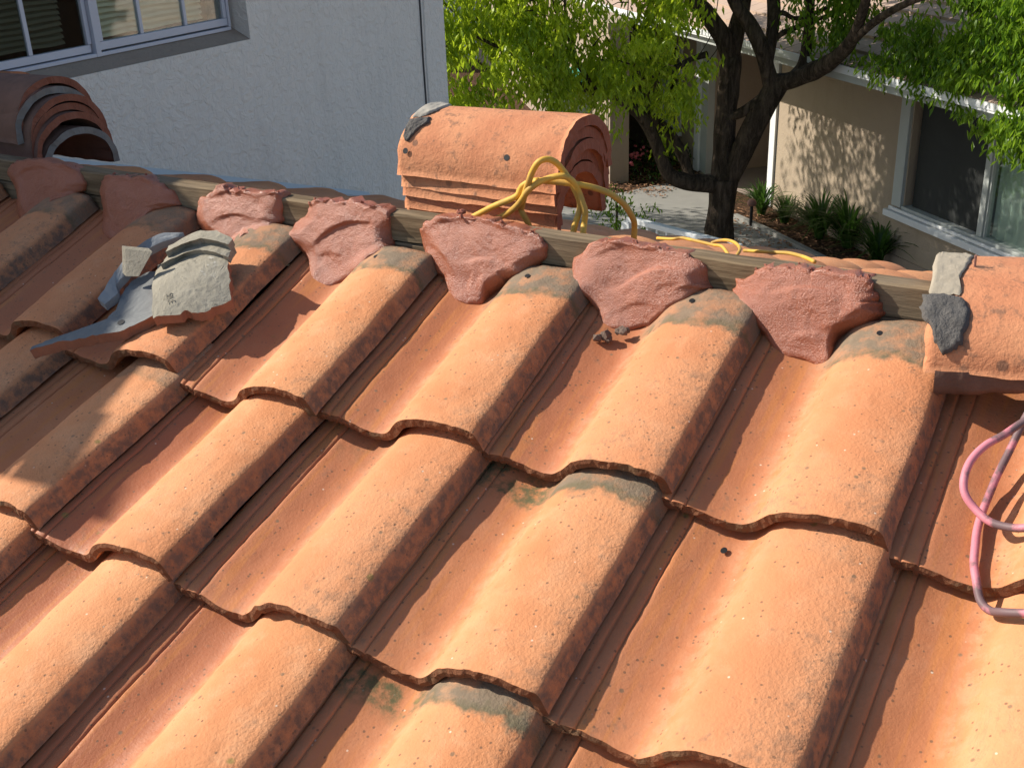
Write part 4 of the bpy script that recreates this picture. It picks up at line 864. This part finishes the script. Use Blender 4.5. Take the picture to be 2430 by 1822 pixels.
# ------------------------------------------------------------------ tree
BR = {
 'trunk': [(-3.21, 12.093, -4.05, .195), (-3.219, 12.083, -3.568, .172), (-3.22, 12.083, -3.271, .170), (-3.21, 12.089, -3.007, .177)],
 'L1': [(-3.216, 12.085, -3.095, .114), (-3.322, 11.963, -3.063, .114), (-3.573, 11.754, -3.002, .102), (-3.735, 11.598, -2.883, .09), (-3.842, 11.476, -2.508, .078), (-3.947, 11.296, -2.165, .071), (-4.13, 11.07, -1.914, .059), (-4.316, 10.842, -1.811, .048), (-4.497, 10.617, -1.678, .042), (-4.716, 10.369, -1.454, .036), (-5.059, 10.046, -1.25, .026), (-5.263, 9.807, -1.086, .015)],
 'L2': [(-3.522, 11.808, -3.011, .074), (-3.667, 11.873, -2.712, .068), (-3.833, 11.831, -2.432, .062), (-4.015, 11.722, -2.256, .056), (-4.22, 11.657, -2.091, .045)],
 'M': [(-3.218, 12.083, -3.036, .154), (-3.234, 12.133, -2.703, .136), (-3.23, 12.135, -2.419, .129), (-3.222, 12.198, -1.931, .128), (-3.213, 12.203, -1.553, .126)],
 'ML': [(-3.211, 12.204, -1.607, .116), (-3.298, 12.094, -1.328, .109), (-3.427, 11.958, -1.08, .102), (-3.533, 11.778, -.883, .09), (-3.639, 11.598, -.566, .073), (-3.744, 11.302, -.202, .051)],
 'MR': [(-3.213, 12.203, -1.553, .11), (-3.187, 12.277, -1.244, .098), (-3.154, 12.356, -.991, .092), (-3.156, 12.471, -.642, .081), (-3.187, 12.569, -.195, .059)],
 'RT': [(-3.192, 12.099, -3.096, .126), (-3.084, 12.106, -2.884, .125), (-2.967, 12.118, -2.619, .129), (-2.836, 12.138, -2.289, .133), (-2.681, 12.173, -1.947, .131), (-2.586, 12.23, -1.791, .119)],
 'RU': [(-2.673, 12.178, -1.921, .098), (-2.742, 12.078, -1.616, .086), (-2.806, 11.981, -1.37, .09), (-2.917, 11.915, -1.134, .084), (-3.035, 11.785, -.92, .073), (-3.118, 11.677, -.614, .062)],
 'RU2': [(-2.743, 12.077, -1.589, .081), (-2.726, 12.146, -1.338, .075), (-2.724, 12.205, -1.063, .074), (-2.774, 12.233, -.764, .069), (-2.866, 12.295, -.323, .047)],
 'RR': [(-2.63, 12.203, -1.842, 0.109), (-2.424, 12.152, -1.779, 0.102), (-2.147, 12.003, -1.634, 0.1), (-1.885, 11.776, -1.472, 0.087), (-1.654, 11.506, -1.25, 0.069), (-1.493, 11.253, -0.952, 0.057), (-1.366, 10.979, -0.559, 0.046)],
 'RF': [(-1.686, 11.545, -1.281, 0.05), (-1.257, 11.045, -0.917, 0.042), (-0.803, 10.501, -0.665, 0.03), (-0.244, 10.02, -0.479, 0.02)],
 'RV': [(-2.483, 12.291, -1.806, .081), (-2.386, 12.35, -1.641, .07), (-2.356, 12.368, -1.38, .064), (-2.35, 12.372, -1.123, .058), (-2.363, 12.364, -.769, .053), (-2.356, 12.368, -.327, .036)],
 'Rs': [(-2.711, 12.155, -1.365, .037), (-2.599, 12.163, -1.269, .035), (-2.473, 12.181, -1.215, .032), (-2.326, 12.211, -1.153, .026), (-2.07, 12.306, -1.055, .024), (-1.827, 12.335, -.952, .018)],
 'Rx': [(-2.738, 12.139, -1.106, .032), (-2.627, 12.205, -1.05, .029), (-2.509, 12.276, -1.116, .027), (-2.374, 12.357, -1.097, .027), (-2.176, 12.476, -1.004, .024), (-2.003, 12.58, -.885, .021)],
 'X': [(-3.225, 12.138, -2.28, .062), (-3.04, 12.132, -2.209, .061), (-2.869, 12.153, -2.092, .066), (-2.747, 12.157, -1.975, .066)],
 'TW': [(-3.40, 11.90, -1.50, .04), (-3.562, 11.761, -1.554, .033), (-3.684, 11.571, -1.636, .043), (-3.897, 11.326, -1.686, .032), (-4.06, 11.17, -1.695, .021)],
 'L3': [(-4.316, 10.842, -1.8, .032), (-4.428, 10.658, -1.526, .031), (-4.493, 10.619, -1.32, .026), (-4.557, 10.581, -1.067, .021), (-4.575, 10.57, -.77, .015)],
}
TB = Vector((-3.21, 12.09, G))
tree = empty('tree', TB); tag(tree, 'spreading tree with dark forked trunk and drooping green leaves before the beige house', 'tree')
tm = MB()
for nm, pts in BR.items():
    sp = spline(pts, 5); q = []; rd = []
    for i, p_ in enumerate(sp):
        w_ = .10*p_[3]; q.append(Vector((p_[0]+w_*fnoise(p_[:3], 3, 2), p_[1]+w_*fnoise(p_[:3]+9, 3, 2), p_[2]))-TB); rd.append(p_[3]*(1+.10*vnoise(p_[:3]+4, 6)))
    tm.tube(q, rd, 14)
FH = Vector((-.515, .857, 0)); RH = Vector((.866, .5, 0)); rl_ = random.Random(11)
class Leaves:
    def __init__(s): s.v = []; s.f = []
    def leaf(s, p, d, n, L, W):
        k_ = len(s.v); side = d.cross(n)
        side = side.normalized()*W if side.length > 1e-5 else Vector((W, 0, 0)); mid = p+d*L*.5+n*(-.12*L)
        s.v += [tuple(p), tuple(mid+side+n*.02), tuple(p+d*L-n*.10*L), tuple(mid-side+n*.02), tuple(mid)]
        s.f += [(k_, k_+4, k_+1), (k_+1, k_+4, k_+2), (k_, k_+3, k_+4), (k_+3, k_+2, k_+4)]
    def cluster(s, c, n, size, L):
        for _ in range(n):
            o = Vector((rl_.gauss(0, 1), rl_.gauss(0, 1), rl_.gauss(0, .8)))*size
            a = rl_.uniform(0, 2*math.pi); d = Vector((math.cos(a)*.55, math.sin(a)*.55, -rl_.uniform(.35, 1.25))).normalized()
            nn_ = Vector((rl_.gauss(0, .5), rl_.gauss(0, .5), 1)); nn_ = (nn_-d*nn_.dot(d)).normalized(); l = L*rl_.uniform(.7, 1.25)
            s.leaf(c+o, d, nn_, l, l*rl_.uniform(.13, .18))
    def build(s, name, m, parent):
        me = bpy.data.meshes.new(name); me.from_pydata(s.v, [], s.f); me.update(); return link(name, me, m, parent)
def fill(lv, lat, zz, off, n, hole=.0, hz=2.2, cl=13, size=.075, L=.098, skirt=None):
    cnt = 0; tries = 0
    while cnt < n and tries < n*30:
        tries += 1; la = rl_.uniform(*lat); z = rl_.uniform(*zz); o = rl_.uniform(*off(la) if callable(off) else off)
        if skirt and z < skirt(la)+rl_.uniform(-.12, .12): continue
        p_ = Vector((TB.x, TB.y, 0))+RH*la+FH*o+Vector((0, 0, z))
        if vnoise(np.array(p_), hz) < hole: continue
        lv.cluster(p_-TB, cl, size, L); cnt += 1
def pw(xs, ys): return lambda x: float(np.interp(x, xs, ys))
lf = Leaves()
skL = pw([-3.7, -3.3, -2.9, -2.4, -2.0, -1.5, -1.2, -.9, -.6, -.45], [-2.25, -2.1, -1.85, -1.70, -1.95, -2.1, -1.7, -2.05, -1.95, -1.5])
fill(lf, (-3.75, -.45), (-2.3, -.55), (-1.5, .15), 900, -.12, 2.6, L=.115, skirt=skL)
fill(lf, (-3.9, -.2), (-.6, .9), (-1.4, .8), 460, -.1, 1.8)
fill(lf, (-7.2, -3.6), (-2.0, 1.2), (.3, 3.2), 620, -.1, 1.5, size=.13, L=.14)  # unseen clusters behind the stucco house, added to shade the path
fill(lf, (-5.0, -.3), (-.85, 1.2), (.2, 2.4), 480, -.12, 1.6, size=.10, L=.12)  # unseen upper clusters, added for shade on path and beige wall
fill(lf, (-3.4, 1.6), (-.30, 1.7), (-2.2, 1.0), 760, -.2, 1.3, size=.12, L=.14)  # unseen clusters overhead, added to shade the fascia
fill(lf, (-1.0, -.55), (-2.6, -1.9), (-.3, .1), 10, -1); fill(lf, (-2.2, -1.6), (-2.6, -2.2), (-.5, -.2), 8, -1)
fill(lf, (-.36, -.22), (-1.68, -1.50), (-.35, -.25), 5, -1, cl=9, size=.05, L=.11)
lf.build('crown', LEAF, tree)
ls = Leaves()
offR = lambda la: (-1.2-max(0, la-1.1)*3.0, -.5-max(0, la-1.1)*2.75)
skR = pw([1.0, 1.25, 1.5, 1.7, 1.85, 2.0, 2.4], [-1.35, -1.50, -1.50, -1.62, -1.85, -1.90, -1.9])
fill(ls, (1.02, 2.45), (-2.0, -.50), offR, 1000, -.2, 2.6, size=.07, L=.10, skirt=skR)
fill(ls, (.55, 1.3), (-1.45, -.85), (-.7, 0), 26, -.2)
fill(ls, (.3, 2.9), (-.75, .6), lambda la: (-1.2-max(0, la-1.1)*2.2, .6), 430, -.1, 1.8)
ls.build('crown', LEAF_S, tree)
tw = tm
for pts in ([(-3.30, 11.95, -.8), (-3.35, 11.9, -1.25), (-3.48, 11.75, -1.55)], [(-3.30, 11.95, -1.1), (-3.27, 11.9, -1.4), (-3.36, 11.80, -1.58)]): tw.tube([Vector(q)-TB for q in spline(pts, 5)], .006, 6)
for i in range(90):
    la = rl_.uniform(-3.6, -.6); c = Vector((TB.x, TB.y, 0))+RH*la+FH*rl_.uniform(-1.2, 0)+Vector((0, 0, rl_.uniform(-1.6, -.5))); dd = Vector((rl_.uniform(-.4, .1), rl_.uniform(-.3, .3), rl_.uniform(-.1, .35)))
    tw.tube([c-TB, c+dd*.5-TB+Vector((0, 0, .03)), c+dd-TB], [.009, .006, .003], 5)
tm.build('trunk', BARK, tree, True)

# ------------------------------------------------------------------ planting
def strap_plant(x, y, h_, n, spread, lab, m=LEAF_D, grp='strap-leaved clumps in the bed'):
    o_ = empty('strap_leaf_plant', (x, y, G)); tag(o_, lab, 'plant', grp); mb = MB(); rp_ = random.Random(int(x*100)+n)
    for _ in range(n):
        a = rp_.uniform(0, 2*math.pi); d = Vector((math.cos(a), math.sin(a), 0)); L = h_*rp_.uniform(.7, 1.2); sp = spread*rp_.uniform(.3, 1.1); wd = rp_.uniform(.012, .022)
        b0 = d*rp_.uniform(0, .06); side = Vector((-d.y, d.x, 0)); k_ = len(mb.v); S_ = 7
        for i in range(S_+1):
            t = i/S_; p_ = b0+d*(sp*t*t*.6+sp*.4*t)+Vector((0, 0, L*(t*1.35-.75*t*t*(.6+sp)))); ww = wd*(1-t**3)*(.6+.8*t*(1-t)); mb.v += [tuple(p_-side*ww), tuple(p_+side*ww)]
        for i in range(S_): a_ = k_+2*i; mb.f.append((a_, a_+1, a_+3, a_+2))
    mb.build('leaves', m, o_)
strap_plant(-3.30, 13.95, .55, 110, .55, 'dark green strap-leaved clump behind the path light')
strap_plant(-2.90, 13.75, .42, 60, .35, 'smaller green clump to the right of the path light')
strap_plant(-2.28, 13.25, .75, 150, .75, 'large strap-leaved clump with tall upright blades against the beige wall')
strap_plant(-1.85, 13.02, .85, 150, .75, 'tallest strap-leaved clump at the beige wall just above the ridge')
strap_plant(-1.35, 12.55, .70, 110, .7, 'strap-leaved clump farthest right below the big window')
fw = empty('flower_bush', (-5.9, 15.25, G)); tag(fw, 'low bush with pink flowers in the shaded bed left of the trunk', 'flower bush')
lv = Leaves()
for i in range(55): lv.cluster(Vector((rl_.uniform(-.35, .75), rl_.uniform(-.35, .75), rl_.uniform(.05, .38))), 9, .06, .06)
lv.build('leaves', LEAF_D, fw)
pk = MB(); rr = random.Random(2)
for i in range(60): blob(pk, (rr.uniform(-.4, .2), rr.uniform(-.4, .35), rr.uniform(.22, .45)), rr.uniform(.018, .035), rr)
pk.build('blossoms', PINK_F, fw)
gp = empty('leafy_shrub', (-4.35, 11.42, G)); tag(gp, 'small bright leafy shrub between tile stack and white handrail', 'shrub'); lv = Leaves()
for i in range(90): lv.cluster(Vector((rl_.gauss(0, .16), rl_.gauss(0, .16), rl_.uniform(.1, .85))), 8, .06, .065)
lv.build('leaves', LEAF_S, gp); MB().tube([(0, 0, 0), (.02, 0, .7)], .015, 6).build('stem', BARK, gp)
# fallen leaves on bed and path
lt = MB(); rr = random.Random(8)
for i in range(1600):
    x, y = (rr.uniform(-6.6, -4.9), rr.uniform(14.2, 16.2)) if i % 2 else (-2.6+rr.uniform(-1.1, 1.5), 13.2+rr.uniform(-1, .9)); s_ = rr.uniform(.02, .05); a = rr.uniform(0, 6.28); z = G+.012+rr.uniform(0, .015)
    c_, sn = math.cos(a)*s_, math.sin(a)*s_; lt.quad((x-c_, y-sn, z), (x+sn*.4, y-c_*.4, z+.008), (x+c_, y+sn, z), (x-sn*.4, y+c_*.4, z+.01))
tag(lt.build('fallen_leaves', simple('dry_leaf', (.16, .07, .035), (.34, .19, .10), 3, .8)), 'dry brown leaves littering the bed and path edge', 'leaf litter', kind='stuff')
